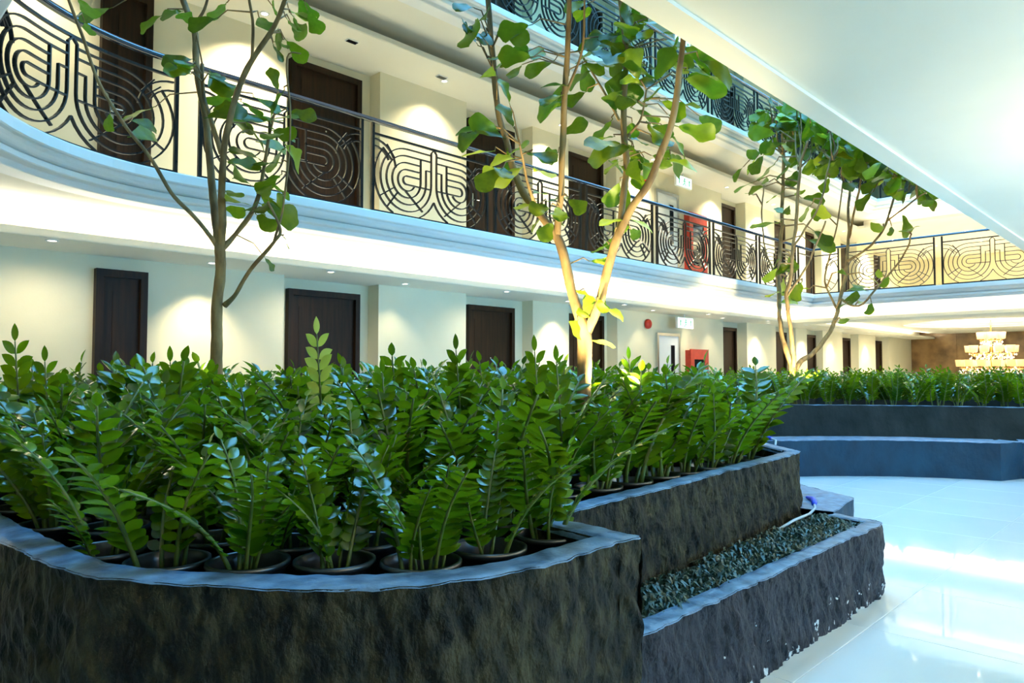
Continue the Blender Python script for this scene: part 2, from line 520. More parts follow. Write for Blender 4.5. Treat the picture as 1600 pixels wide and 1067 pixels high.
CORN = [(.30, 3.0), (.14, 3.0), (.14, 3.07), (-.08, 3.07), (-.085, 3.06), (-.085, 2.985), (-.075, 2.975), (-.035, 2.975), (-.03, 2.965)]
for k in range(7):                                  # hollow cove below the first step
    a = k / 6 * math.pi / 2
    CORN.append((-.03 + .09 * (1 - math.cos(a)), 2.96 - .065 * math.sin(a)))
CORN += [(.015, 2.892), (.008, 2.885), (.008, 2.848), (.016, 2.84), (.10, 2.838), (.105, 2.832), (.105, 2.798), (.112, 2.79), (.30, 2.79)]
for lvl, (xe, dz) in enumerate(((16.7, 0), (21.2, 3.0))):
    path = edge_path(xe, y_near=1.6)
    struct('trim_%d' % (lvl + 1), sweep(path, CORN, dz), M['trim'], smooth=False)
    soff = [(.30, 2.79), (1.30, 2.79)]
    struct('ceiling_soffit_storey_%d' % (lvl + 1), sweep(path, soff, dz), M['ceil'])
    # slab body
    mb = MB().box(-5, 30, YB + .28, 8.7, 2.80 + dz, 3.0 + dz).box(xe + .28, 30, -6, YB + .28, 2.80 + dz, 3.0 + dz).box(-5, .32, -6, YB + .28, 2.80 + dz, 3.0 + dz)
    pr_ = [(.32, YB + .28), (.32, 4.80)]
    for k in range(9):
        a = math.pi - k / 8 * math.pi / 2
        pr_.append((2.45 + 2.13 * math.cos(a), 4.80 + 2.13 * math.sin(a)))
    mb.prism(list(reversed(pr_)), 2.80 + dz, 3.0 + dz)
    struct('floor_slab_storey_%d' % (lvl + 2), mb, M['ceil'])
    # dropped corridor ceiling with its upstand lip: left side and far side
    fx = xe + .8 if lvl == 0 else xe + .95
    mb = MB().box(-5, 30, 7.45, 7.475, 2.5 + dz, 2.575 + dz).box(-5, 30, 7.475, 8.7, 2.5 + dz, 2.53 + dz)
    mb.box(-5, 30, 7.95, 7.98, 2.53 + dz, 2.80 + dz)
    mb.box(-5, 30, 7.44, 7.45, 2.505 + dz, 2.525 + dz)
    struct('ceiling_left_storey_%d' % (lvl + 1), mb, M['ceil'])
    mb = MB().box(fx, fx + .025, -6, 7.45, 2.5 + dz, 2.575 + dz).box(fx + .025, fx + .9, -6, 7.45, 2.5 + dz, 2.53 + dz)
    mb.box(fx + .5, fx + .53, -6, 7.45, 2.53 + dz, 2.80 + dz)
    if lvl == 0:
        # ceiling of the far lobby with the round recess over the chandelier
        DC, DR = (24.3, 4.6), 2.2
        zc = 2.68
        ring, N = [], 48
        for k in range(N):
            a = 2 * math.pi * k / N
            ring.append((DC[0] + DR * math.cos(a), DC[1] + DR * math.sin(a)))
        x0, x1, y0, y1 = fx + .9, 30.0, -6.0, 7.45
        vs = [(p[0], p[1], zc) for p in ring]
        for k in range(N):                       # outer frame, radial projection to the rectangle
            dx, dy = ring[k][0] - DC[0], ring[k][1] - DC[1]
            t = min((x1 - DC[0]) / dx if dx > 1e-6 else ((x0 - DC[0]) / dx if dx < -1e-6 else 1e9),
                    (y1 - DC[1]) / dy if dy > 1e-6 else ((y0 - DC[1]) / dy if dy < -1e-6 else 1e9))
            vs.append((DC[0] + dx * t, DC[1] + dy * t, zc))
        fs = [(k, (k + 1) % N, N + (k + 1) % N, N + k) for k in range(N)]
        mb.add(vs, fs)
        mb.box(fx + .88, fx + .9, -6, 7.45, 2.5, 2.7)
        struct('ceiling_far', mb, M['ceil'])
        dm = MB().lathe([(DR, 0), (DR, .03), (DR - .12, .05), (DR - .2, .10), (DR * .55, .115), (.02, .118)], (DC[0], DC[1], zc), 48, True)
        struct('ceiling_dome', dm, M['dome'], smooth=False)
    else:
        mb.box(fx + .9, 30, -6, 7.45, 2.5 + dz, 2.53 + dz)
        struct('ceiling_far_storey_2', mb, M['ceil'])
# underside of the near gallery (above the camera): stepped edge, then a shallow tray
nc = MB()
nc.box(-5, 16.6, 1.62, 1.76, 2.872, 3.02)
nc.box(-5, 16.6, 1.745, 1.79, 2.90, 3.05)
nc.box(-5, 16.6, -6, 1.62, 2.892, 3.02)
struct('ceiling_near', nc, M['ceil'])
struct('floor_slab_near_storey_3', MB().box(-5, 21, -6, 1.76, 5.85, 6.02), M['ceil'])  # unseen slab, put in only to shape the skylight
# roof slab around the opening, end wall and the wall behind the camera with its window front
struct('ceiling_roof', MB().box(-5, 30.2, YB - .1, 8.7, 9.0, 9.2).box(-5, 30.2, -6.2, 1.76, 9.0, 9.2).box(-5, .85, 1.76, YB - .1, 9.0, 9.2).box(21.2, 30.2, 1.76, YB - .1, 9.0, 9.2), M['ceil'])
# unseen shaft walls added above the opening to steepen the skylight
struct('wall_added_light_shaft', MB().box(.6, 21.4, YB - .1, YB, 9.0, 12.9).box(.6, 21.4, 1.66, 1.76, 9.0, 12.9).box(.5, .6, 1.66, YB, 9.0, 12.9).box(21.4, 21.5, 1.66, YB, 9.0, 12.9), M['ceil'])
struct('wall_back', MB().box(-5.2, -5, -6.2, 8.7, 0, 9.2), M['wall'])
wr = MB().box(-5, 30.2, -6.2, -6, 2.7, 9.2).box(-5, 2, -6.2, -6, 0, 2.7).box(14, 30.2, -6.2, -6, 0, 2.7).box(2, 14, -6.2, -6, 0, .3)
for x in (5, 8, 11):
    wr.box(x - .1, x + .1, -6.2, -6, .3, 2.7)
struct('wall_right', wr, M['wall'])
struct('wall_far_storey_2', MB().box(30, 30.2, -6, 8.25, 2.9, 9.0), M['wall'])
# end wall of the lobby: brown stone panels
wf = struct('wall_far', MB().box(30.02, 30.2, -6, 8.25, 0, 2.9), M['stone'])
for j in range(9):
    y1 = 8.24 - j * 1.5
    for k in range(3):
        z0 = k * .93
        MB().box(29.99, 30.03, y1 - 1.492, y1, z0 + .004, min(z0 + .926, 2.72)).build('panel', M['stone'], wf)

# ------------------------------------------------------------------ downlights of the corridors
DL = [3.3, 6.75, 9.35, 12.0, 14.6, 17.2, 19.9, 22.2, 25.2]


def downlight(x, y, z, label, power, group, lit=True, ang=75, col=WARM):
    t = thing('ceiling_light', label, 'ceiling light', (x, y, z), group)
    MB().lathe([(.035, -.002), (.037, -.008), (.055, -.008), (.058, 0)], (x, y, z), 20).build('trim_ring', M['white'], t)
    MB().lathe([(.036, -.003), (.001, -.003)], (x, y, z), 16).build('lens', M['lens'] if lit else M['darkglass'], t)
    if power:
        spot('downlight_beam', (x, y, z - .02), (x, y + .12, 0), power, col, ang, 0.8)
    return t


for x, p_ in ((3.3, 60), (5.95, 16), (9.4, 75), (12.0, 12), (14.8, 12), (17.1, 80), (19.9, 70), (22.0, 70), (25.0, 70)):
    downlight(x, 7.90, 2.5, 'added wide fill downlight in the ground floor corridor ceiling', p_, 'downlights of the ground floor corridor', ang=95)
for x in (-.5, 1.7, 4.6, 7.6, 10.6, 13.6, 16.4, 18.6, 21.0, 23.4, 26.4):  # second downlight row, added to brighten the ground floor wall
    downlight(x, 7.58, 2.5, 'added wide fill downlight in the ground floor corridor ceiling', 23, 'downlights of the ground floor corridor', ang=165)
for x, p_ in ((1.6, 60), (3.85, 200), (6.6, 90), (9.2, 190), (12.0, 110), (15.0, 130), (17.4, 190), (19.9, 160), (22.2, 160), (25.2, 160)):
    downlight(x, 7.86, 5.5, 'small round downlight in the upper corridor ceiling', p_, 'downlights of the upper corridor', ang=120)
for (px, py, w) in ((550, 64, 'nearer'), (690, 120, 'farther')):
    p = atz(px, py, 5.5)
    t = thing('ceiling_vent', '%s of the two small dark square fittings in the upper corridor ceiling' % w, 'ceiling vent', p)
    MB().box(p.x - .08, p.x + .08, p.y - .045, p.y + .045, 5.488, 5.5).build('vent_frame', M['white'], t)
    MB().box(p.x - .07, p.x + .07, p.y - .036, p.y + .036, 5.484, 5.489).build('grille', M['darkglass'], t)
for k in range(5):  # fill downlights added to brighten the wall behind the far railing
    downlight(19.0, 6.6 - k * 1.3, 5.5, 'added fill downlight in the far upper gallery ceiling', 300, 'added fill downlights of the far upper gallery', ang=140, col=WARMW)
    downlight(27.0, 6.6 - k * 1.3, 5.5, 'added fill downlight deep in the far upper gallery ceiling', 330, 'added fill downlights deep in the far upper gallery', ang=140, col=WARMW)
area('dome_cove', (24.3, 4.6, 2.62), 2.6, 2.6, 110, WARMW, (math.pi, 0, 0))
for x, y in ((20.5, 6.2), (26.5, 6.3), (28.6, 5.6), (28.6, 2.8)):
    downlight(x, y, 2.68, 'small round downlight in the far lobby ceiling', 60, 'downlights of the far lobby')


# ------------------------------------------------------------------ wrought iron railings
PW, PH = 1.73, 0.85


def scroll_lines():
    ex, ey = .46, .41
    rr = [.05, .125, .205, .285, .365]
    V = [ex + .205, ex + .285, ex + .365]
    L = []

    def arc(cx, cy, r, a0, a1, n=None):
        n = n or max(4, int(abs(a1 - a0) * r / 8) + int(abs(a1 - a0) / 14))
        return [(cx + r * math.cos(R(a0 + (a1 - a0) * i / n)), cy + r * math.sin(R(a0 + (a1 - a0) * i / n))) for i in range(n + 1)]
    L.append([(V[0], ey + rr[0])] + arc(ex, ey, rr[0], 90, 270) + [(V[2], ey - rr[0])])
    L.append([(V[0], ey + rr[1])] + arc(ex, ey, rr[1], 90, 330))
    L.append([(V[0], ey + rr[2])] + arc(ex, ey, rr[2], 90, 360) + [(V[0], ey + .29)])
    L.append([(V[2], ey + rr[3])] + arc(ex, ey, rr[3], 90, 360) + [(V[1], ey + .17), (V[2], ey + .17)])
    L.append([(V[2], ey + rr[4])] + arc(ex, ey, rr[4], 90, 360) + [(V[2], ey + rr[4] + .03), (PW / 2, ey + .44)])
    L.append(arc(ex, ey, .45, -25.8, -65.5))
    L.append(arc(ex, ey, .45, 140, 245))
    L.append(arc(0.005, ey + .09, .30, 88, 5))
    L.append(arc(0.005, ey + .09, .22, 88, 25))
    L.append([(ex - .02, ey - .125), (ex + .235, ey - .335)])
    for a in (213, 232):
        L.append([(ex + .205 * math.cos(R(a)), ey + .205 * math.sin(R(a))), (ex + .45 * math.cos(R(a)), ey + .45 * math.sin(R(a)))])
    for a in (128, 137):
        L.append([(ex + .285 * math.cos(R(a)), ey + .285 * math.sin(R(a))), (ex + .46 * math.cos(R(a)), ey + .46 * math.sin(R(a)))])
    full = L + [[(PW - u, v) for (u, v) in l] for l in L]
    return full


LINES = scroll_lines()
LINES = [[(min(max(u, .004), PW - .004), min(max(v, .0), PH)) for u, v in l] for l in LINES]


def ribbon(line, half=.0062, dep=.014, mp=None):
    """flat bar along a line in the panel's plane; mp maps (u, w, v) to a point, w = across the panel"""
    mb = MB()
    vs, fs = [], []
    n = len(line)
    for i, (u, v) in enumerate(line):
        a, b = line[max(i - 1, 0)], line[min(i + 1, n - 1)]
        tx, ty = b[0] - a[0], b[1] - a[1]
        l = math.hypot(tx, ty) or 1
        nx, ny = -ty / l * half, tx / l * half
        for (du, dv, w) in ((nx, ny, -dep), (-nx, -ny, -dep), (-nx, -ny, dep), (nx, ny, dep)):
            q = (u + du, w, v + dv)
            vs.append(mp(*q) if mp else q)
    for i in range(n - 1):
        for k in range(4):
            k2 = (k + 1) % 4
            fs.append((i * 4 + k, i * 4 + k2, (i + 1) * 4 + k2, (i + 1) * 4 + k))
    fs += [(3, 2, 1, 0), (n * 4 - 4, n * 4 - 3, n * 4 - 2, n * 4 - 1)]
    return mb.add(vs, fs)


BAR_ME = [ribbon(l).mesh('scroll_bar', M['metal']) for l in LINES]
allb = MB()
for l in LINES:
    r_ = ribbon(l)
    allb.add(r_.v, r_.f)
PANEL_ME = allb.mesh('scroll_panel', M['metal'])


def bar_seg(mb, p, q, hw, hz):
    """square bar from p to q (horizontal run), half width hw, half height hz"""
    p, q = Vector(p), Vector(q)
    d = (q - p)
    d.z = 0
    d.normalize()
    n = Vector((-d.y, d.x, 0)) * hw
    z = Vector((0, 0, hz))
    vs = [p - n - z, p + n - z, p + n + z, p - n + z, q - n - z, q + n - z, q + n + z, q - n + z]
    mb.add(vs, [(0, 1, 2, 3), (7, 6, 5, 4), (0, 4, 5, 1), (1, 5, 6, 2), (2, 6, 7, 3), (3, 7, 4, 0)])


def straight_rail(root, p0, d, n, split, z0, first_post=True, gap=.17, tail=None):
    """n panels in a row from p0 along unit vector d; posts in pairs between them"""
    ang = math.atan2(d[1], d[0])
    loc0 = root.location

    def P(s, z=0):
        return Vector((p0[0] + d[0] * s, p0[1] + d[1] * s, z0 + z))
    for k in range(n):
        s = k * (PW + gap)
        if split:
            pn = MB()
            bar_seg(pn, P(s, .02), P(s + PW, .02), .014, .014)
            o = pn.build('scroll_panel', M['metal'], root)
            pn = MB()
            bar_seg(pn, P(s, .89), P(s + PW, .89), .014, .011)
            pn.build('upper_bar', M['metal'], root)
            for me in BAR_ME:
                c = link('scroll_bar', me, o, P(s, .035) - loc0, (0, 0, ang))
        else:
            o = link('scroll_panel', PANEL_ME, root, P(s, .035) - loc0, (0, 0, ang))
            pn = MB()
            bar_seg(pn, P(s, .02), P(s + PW, .02), .014, .014)
            pn.build('lower_bar', M['metal'], root)
            pn = MB()
            bar_seg(pn, P(s, .89), P(s + PW, .89), .014, .011)
            pn.build('upper_bar', M['metal'], root)
        for ss in (s - .012, s + PW + .012):
            pm = MB()
            bar_seg(pm, P(ss - .016, .49), P(ss + .016, .49), .018, .52)
            pm.build('post', M['metal'], root)
    return n * (PW + gap) - gap


def handrail(mb, pts):
    prof = [(-.032, -.012), (-.036, .004), (-.028, .026), (-.012, .034), (.012, .034), (.028, .026), (.036, .004), (.032, -.012)]
    vs, fs = [], []
    n = len(prof)
    pts = [Vector(p) for p in pts]
    for i, p in enumerate(pts):
        t = (pts[min(i + 1, len(pts) - 1)] - pts[max(i - 1, 0)])
        t.z = 0
        t.normalize()
        nn = Vector((-t.y, t.x, 0))
        for (o, z) in prof:
            vs.append(p + nn * o + Vector((0, 0, z)))
    for i in range(len(pts) - 1):
        for k in range(n):
            k2 = (k + 1) % n
            fs.append((i * n + k, i * n + k2, (i + 1) * n + k2, (i + 1) * n + k))
    fs += [tuple(range(n)), tuple(reversed(range(len(pts) * n - n, len(pts) * n)))]
    return mb.add(vs, fs)


ZR = 3.07                                          # top of the gallery kerb
# the long straight railing of the first gallery
rl = thing('railing', 'long straight black wrought iron railing on the left gallery, between curve and far corner', 'railing', (2.5, YB, ZR))
L7 = straight_rail(rl, (2.66, YB), (1, 0), 7, True, ZR)
handrail(MB(), [(2.46, YB, ZR + 1.03), (9, YB, ZR + 1.03), (16.7, YB, ZR + 1.03)]).build('handrail', M['handrail'], rl, smooth=True)
mb = MB()
s_end = 2.66 + L7 + .17
bar_seg(mb, (s_end, YB, ZR + .02), (16.68, YB, ZR + .02), .014, .014)
mb.build('lower_bar', M['metal'], rl)
mb = MB()
bar_seg(mb, (s_end, YB, ZR + .89), (16.68, YB, ZR + .89), .014, .011)
mb.build('upper_bar', M['metal'], rl)
for x in (s_end, 16.69):
    pm = MB()
    bar_seg(pm, (x - .016, YB, ZR + .49), (x + .016, YB, ZR + .49), .018, .52)
    pm.build('post', M['metal'], rl)
# the curved railing at the left end
cr_ = thing('railing', 'curved black wrought iron railing at the rounded left corner of the gallery', 'railing', (2.45, YB, ZR))


def curve_pt(s, w=0.0, z=0.0):
    """s = distance back from the start of the straight railing, along the rounded corner"""
    r, cx, cy = 1.85, 2.45, YB - 1.85
    q = r * math.pi / 2
    if s <= 0:
        return Vector((cx - s, YB + w, z))
    if s < q:
        a = math.pi / 2 + s / r
        return Vector((cx + (r + w) * math.cos(a), cy + (r + w) * math.sin(a), z))
    return Vector((cx - r - w, cy - (s - q), z))


GAP = .17
PWc = 1.84
for pi_, s0 in enumerate((0.03, 0.03 + PWc + GAP)):
    pn, pn2 = MB(), MB()
    for k in range(12):
        a, b_ = s0 + PWc * k / 12, s0 + PWc * (k + 1) / 12
        bar_seg(pn, curve_pt(a, 0, ZR + .02), curve_pt(b_, 0, ZR + .02), .014, .014)
        bar_seg(pn2, curve_pt(a, 0, ZR + .89), curve_pt(b_, 0, ZR + .89), .014, .011)
    o = pn.build('scroll_panel', M['metal'], cr_)
    pn2.build('upper_bar', M['metal'], cr_)
    for l in LINES:
        dense = [l[0]]
        for a, b_ in zip(l, l[1:]):
            m_ = max(1, int(math.hypot(b_[0] - a[0], b_[1] - a[1]) / .06))
            dense += [(a[0] + (b_[0] - a[0]) * t / m_, a[1] + (b_[1] - a[1]) * t / m_) for t in range(1, m_ + 1)]
        ribbon(dense, mp=lambda u, w, v: curve_pt(s0 + PWc - u * PWc / PW, w, ZR + .035 + v)).build('scroll_bar', M['metal'], o)
    for ss in (s0 - .012, s0 + PWc + .012):
        pm = MB()
        bar_seg(pm, curve_pt(ss - .016, 0, ZR + .49), curve_pt(ss + .016, 0, ZR + .49), .018, .52)
        pm.build('post', M['metal'], cr_)
handrail(MB(), [curve_pt(k * .13 - .02, 0, ZR + 1.03) for k in range(31)]).build('handrail', M['handrail'], cr_, smooth=True)
# far side of the first gallery
fr = thing('railing', 'pale-backed black iron railing across the far end of the first gallery, at right', 'railing', (16.7, YB, ZR))
straight_rail(fr, (16.7, 5.86), (0, -1), 3, True, ZR)
handrail(MB(), [(16.7, YB + .03, ZR + 1.03), (16.7, 3, ZR + 1.03), (16.7, 0.2, ZR + 1.03)]).build('handrail', M['handrail'], fr, smooth=True)
# short corner panel
mb = MB()
bar_seg(mb, (16.7, 6.62, ZR + .02), (16.7, 6.03, ZR + .02), .014, .014)
bar_seg(mb, (16.7, 6.62, ZR + .89), (16.7, 6.03, ZR + .89), .014, .011)
for l in LINES:
    c = [(u - PW + .59, v) for u, v in l]
    if min(u for u, v in c) > 0:
        r_ = ribbon(c, mp=lambda u, w, v: (16.7 + w, 6.62 - u, ZR + .035 + v))
        mb.add(r_.v, r_.f)
mb.build('corner_panel', M['metal'], fr)
pm = MB()
bar_seg(pm, (16.7, 6.03, ZR + .49), (16.7, 6.06, ZR + .49), .018, .52)
pm.build('post', M['metal'], fr)
# second gallery above
ur = thing('railing', 'black iron railing of the upper gallery, seen under the near ceiling edge', 'railing', (2.5, YB, ZR + 3))
straight_rail(ur, (4.56, YB), (1, 0), 8, False, ZR + 3)
handrail(MB(), [(4.4, YB, ZR + 4.03), (12, YB, ZR + 4.03), (21.2, YB, ZR + 4.03)]).build('handrail', M['handrail'], ur, smooth=True)
pm = MB()
bar_seg(pm, (19.7, YB, ZR + 3.49), (19.74, YB, ZR + 3.49), .018, .52)
pm.build('post', M['metal'], ur)
mb = MB()
bar_seg(mb, (19.74, YB, ZR + 3.02), (21.2, YB, ZR + 3.02), .014, .014)
bar_seg(mb, (19.74, YB, ZR + 3.89), (21.2, YB, ZR + 3.89), .014, .011)
for l in LINES:
    if max(u for u, v in l) < 1.4:
        r_ = ribbon(l, mp=lambda u, w, v: (19.76 + u, YB + w, ZR + 3.035 + v))
        mb.add(r_.v, r_.f)
mb.build('corner_panel', M['metal'], ur)
uf = thing('railing', 'dark blue-lit railing crossing the far end of the upper gallery, behind the far tree', 'railing', (21.2, YB, ZR + 3))
straight_rail(uf, (21.2, 6.5), (0, -1), 2, False, ZR + 3)
handrail(MB(), [(21.2, YB + .03, ZR + 4.03), (21.2, 2.4, ZR + 4.03)]).build('handrail', M['handrail'], uf, smooth=True)

# ------------------------------------------------------------------ wall fittings by the fire exits
for lvl, z in enumerate((0, 3.0, 6.0)):
    where = ('ground floor', 'upper gallery', 'topmost gallery')[lvl]
    # exit sign under the ceiling
    x0, x1 = 13.0, 13.62
    t = thing('exit_sign', 'glowing white and green exit sign hanging over the %s fire door' % where, 'exit sign', (13.3, 7.98, z + 2.24))
    MB().box(x0, x1, 7.955, 8.005, z + 2.20, z + 2.43).build('housing', M['white'], t)
    MB().box(x0 + .01, x1 - .01, 7.950, 7.955, z + 2.21, z + 2.42).build('lit_face', M['signlit'], t)
    g = MB()
    cx, cz, yy = 13.31, z + 2.31, 7.947
    g.box(cx - .01, cx + .03, yy, yy + .003, cz + .045, cz + .08)             # running figure: head, trunk, limbs
    for (a, b_) in (((cx + .008, cz + .04), (cx - .005, cz - .02)), ((cx - .005, cz - .02), (cx + .045, cz - .045)), ((cx + .045, cz - .045), (cx + .04, cz - .085)),
                    ((cx - .005, cz - .02), (cx - .03, cz - .06)), ((cx - .03, cz - .06), (cx - .07, cz - .065)), ((cx + .005, cz + .03), (cx + .055, cz + .0)), ((cx + .005, cz + .03), (cx - .045, cz + .01))):
        d = Vector((b_[0] - a[0], 0, b_[1] - a[1])).normalized()
        n_ = Vector((-d.z, 0, d.x)) * .009
        A_, B_ = Vector((a[0], yy, a[1])), Vector((b_[0], yy, b_[1]))
        g.add([A_ - n_, B_ - n_, B_ + n_, A_ + n_], [(0, 1, 2, 3)])
    g.build('running_figure', M['green'], t)
    g = MB()
    for sx in (-1, 1):                                                          # an arrow on each side
        ax = cx + sx * .2
        g.box(ax - .012, ax + .012, yy, yy + .003, cz - .06, cz + .03)
        g.add([(ax - .035, yy, cz + .025), (ax + .035, yy, cz + .025), (ax, yy, cz + .075)], [(0, 1, 2)])
    g.build('arrows', M['green'], t)
    MB().tube([(13.31, 7.98, z + 2.43), (13.31, 7.98, z + (2.5 if lvl < 2 else 3.0))], .01, 8).build('hanger', M['white'], t)
    if lvl == 2:
        continue
    # alarm bell
    bx, bz = 12.30, z + 2.26
    t = thing('alarm_bell', 'round red fire alarm bell on the %s wall beside the exit door' % where, 'alarm bell', (bx, YF, bz))
    mb = MB()
    prof = [(.10, 0), (.10, .03), (.092, .05), (.07, .068), (.04, .078), (.001, .08)]
    vs, fs = [], []
    for r_, h in prof:
        for k in range(20):
            a = 2 * math.pi * k / 20
            vs.append((bx + r_ * math.cos(a), YF - .02 - h, bz + r_ * math.sin(a)))
    for i in range(len(prof) - 1):
        for k in range(20):
            fs.append((i * 20 + k, i * 20 + (k + 1) % 20, (i + 1) * 20 + (k + 1) % 20, (i + 1) * 20 + k))
    mb.add(vs, fs).build('gong', M['red'], t, smooth=True)
    MB().box(bx - .05, bx + .05, YF - .025, YF - .001, bz - .05, bz + .05).build('back_box', M['red'], t)
    # hose cabinet
    x0, x1, za, zb = 13.78, 14.50, z + .48, z + 1.76
    t = thing('hose_cabinet', 'red framed fire hose cabinet with dark glass on the %s wall' % where, 'fire cabinet', (14.14, YF, za))
    MB().box(x0, x1, YF - .12, YF - .001, za, zb).build('cabinet_body', M['red'], t)
    fo = MB().box(x0 - .02, x0 + .13, YF - .15, YF - .12, za - .02, zb + .02).box(x1 - .13, x1 + .02, YF - .15, YF - .12, za - .02, zb + .02)
    fo.box(x0 + .13, x1 - .13, YF - .15, YF - .12, za - .02, za + .14).box(x0 + .13, x1 - .13, YF - .15, YF - .12, zb - .2, zb + .02)
    df = fo.build('cabinet_door', M['red'], t)
    MB().box(x0 + .13, x1 - .13, YF - .135, YF - .125, za + .14, zb - .2).build('pane', M['darkglass'], df)
    MB().box(x1 - .17, x1 - .135, YF - .165, YF - .15, za + .6, za + .72).build('handle', M['steel'], df)


# ------------------------------------------------------------------ planters
def densify(pts, step):
    out = []
    for i in range(len(pts) - 1):
        a, b_ = Vector(pts[i][:2]), Vector(pts[i + 1][:2])
        n = max(1, int((b_ - a).length / step))
        for k in range(n):
            out.append(a.lerp(b_, k / n))
    out.append(Vector(pts[-1][:2]))
    return out


def arc2(cx, cy, r, a0, a1, n):
    return [(cx + r * math.cos(R(a0 + (a1 - a0) * k / n)), cy + r * math.sin(R(a0 + (a1 - a0) * k / n))) for k in range(n + 1)]


def rough_wall(path, z0, z1, th, step, amp, seed, parent, mface, inner=True):
    """wall of rough render along an open or closed path (outer side on the right of travel); returns nothing"""
    pts = densify(path, step)
    n = len(pts)
    nrm = []
    for i in range(n):
        t = (pts[min(i + 1, n - 1)] - pts[max(i - 1, 0)]).normalized()
        nrm.append(Vector((t.y, -t.x)))           # to the right of travel = outside
    closed = (pts[0] - pts[-1]).length < 1e-4
    if closed:
        t = (pts[1] - pts[-2]).normalized()
        nrm[0] = nrm[-1] = Vector((t.y, -t.x))
    nz = max(4, int((z1 - z0) / step))
    s = 0
    ss = [0.0]
    for i in range(1, n):
        s += (pts[i] - pts[i - 1]).length
        ss.append(s)

    def disp(i, z):
        p = Vector((pts[i].x * 5 + z * 1.3, pts[i].y * 5, z * 2.2 + seed))
        d = noise.fractal(p, 1.0, 2.1, 5) * amp
        q = Vector((pts[i].x * 1.6, pts[i].y * 1.6, z * 1.0 + seed + 9))
        if amp >= .016:                           # chisel marks running down the face at a slant
            u = ss[i]
            c = noise.noise(Vector((u * 15 + z * 8, z * 4 - u * 2, seed)))
            d += (abs(c) ** .7 - .35) * .022 + noise.noise(Vector((u * 34 + z * 14, z * 20, seed + 4))) * .007
        return d + noise.noise(q) * amp * 1.1 - max(0, noise.noise(Vector((pts[i].x * 14 + z * 4, pts[i].y * 14, z * 5 + seed)))) * amp * .8 - abs(noise.noise(Vector((pts[i].x * 9 + z * 6, pts[i].y * 9 + z * 2, z * 2.5 + seed)))) * amp * 1.1

    def edge(i, side):
        p = Vector((pts[i].x * 9, pts[i].y * 9, seed + side * 31))
        return noise.fractal(p, 1.0, 2.0, 4) * .006
    face = MB()
    vs, fs = [], []
    zt = z1 - .005
    for i in range(n):
        for k in range(nz + 1):
            z = z0 + (zt - z0) * k / nz
            f = 1.0 if k < nz else .5
            o = pts[i] + nrm[i] * (disp(i, z) * f)
            vs.append((o.x, o.y, z + (edge(i, 1) * .8 if k == nz else 0)))
    for i in range(n - 1):
        for k in range(nz):
            a = i * (nz + 1) + k
            fs.append((a, a + nz + 1, a + nz + 2, a + 1))
    face.add(vs, fs)
    if inner:
        vs, fs = [], []
        for i in range(n):
            o = pts[i] - nrm[i] * th
            vs += [(o.x, o.y, z0), (o.x, o.y, z1 - .01)]
        for i in range(n - 1):
            a = i * 2
            fs.append((a, a + 1, a + 3, a + 2))
        face.add(vs, fs)
    face.build('wall_face', mface, parent, smooth=True)
    # coping: wavy-edged wall top, skylight painted into its colour
    cap = MB()
    vs, fs = [], []
    nt = 6
    for i in range(n):
        o0 = disp(i, zt) * .5
        for k in range(nt + 1):
            u = k / nt
            x = (o0 + .004) * (1 - u) + (-th - .004 + edge(i, 2)) * u
            zz = z1 - .004 + noise.fractal(Vector((pts[i].x * 12, pts[i].y * 12 + u * 2, seed)), 1, 2, 3) * .004
            if k == 0:
                zz = z1 - .009 + edge(i, 1)
            elif k == nt:
                zz = z1 - .03
            elif k == 1:
                x = o0 - .006 + edge(i, 3) * .6
            elif k == nt - 1:
                x = -th + .008 + edge(i, 2)
            p = pts[i] + nrm[i] * x
            vs.append((p.x, p.y, zz))
    for i in range(n - 1):
        for k in range(nt):
            a = i * (nt + 1) + k
            fs.append((a, a + nt + 1, a + nt + 2, a + 1))
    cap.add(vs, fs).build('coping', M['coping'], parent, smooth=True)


TOP = .78
def chaikin(p, n=2):
    for _ in range(n):
        q = [p[0]]
        for (ax, ay), (bx, by) in zip(p, p[1:]):
            q += [(.75 * ax + .25 * bx, .75 * ay + .25 * by), (.25 * ax + .75 * bx, .25 * ay + .75 * by)]
        p = q + [p[-1]]
    return p


front_out = [(.46, 6.0), (.47, 3.3)] + chaikin([(.475, 3.0), (.50, 2.55), (.53, 2.15), (.63, 1.95), (.73, 1.80), (.88, 1.61), (1.05, 1.46), (1.18, 1.375), (1.40, 1.31), (1.62, 1.315)]) + [(1.93, 1.325)]
front_b = [(1.93, 1.325), (1.965, 1.735)]
front_c = [(1.965, 1.735), (2.6, 1.775), (3.3, 1.83), (4.1, 1.89), (4.62, 1.935), (4.70, 1.96), (4.74, 2.0)]
front_d = [(4.74, 2.0), (5.1, 2.4), (5.45, 3.0), (5.75, 3.8), (5.9, 4.7), (5.9, 6.0), (.5, 6.0)]
pl = thing('planter', 'large dark rough slate planter in front, curved at left, full of potted plants', 'planter', (1.5, 1.6, 0))
rough_wall(front_out, 0, TOP, .115, .013, .018, 1.0, pl, M['slate'])
rough_wall(front_b, 0, TOP, .10, .016, .016, 2.0, pl, M['slate'])
rough_wall(front_c, 0, TOP, .10, .016, .016, 3.0, pl, M['slate'])
rough_wall(front_d, 0, TOP, .11, .06, .012, 4.0, pl, M['slate'])
bed_poly = [(.57, 5.95), (.58, 2.5), (.66, 2.12), (.82, 1.85), (1.1, 1.55), (1.38, 1.42), (1.88, 1.40), (1.9, 1.82), (4.66, 2.03), (5.35, 3.0), (5.66, 3.8), (5.8, 4.7), (5.8, 5.95)]
MB().prism(bed_poly, .05, .50).build('bed_soil', M['soil'], pl)

M['slate_low'] = flecks(M['slate_low'], 'blue_black_render_with_paint_flecks')
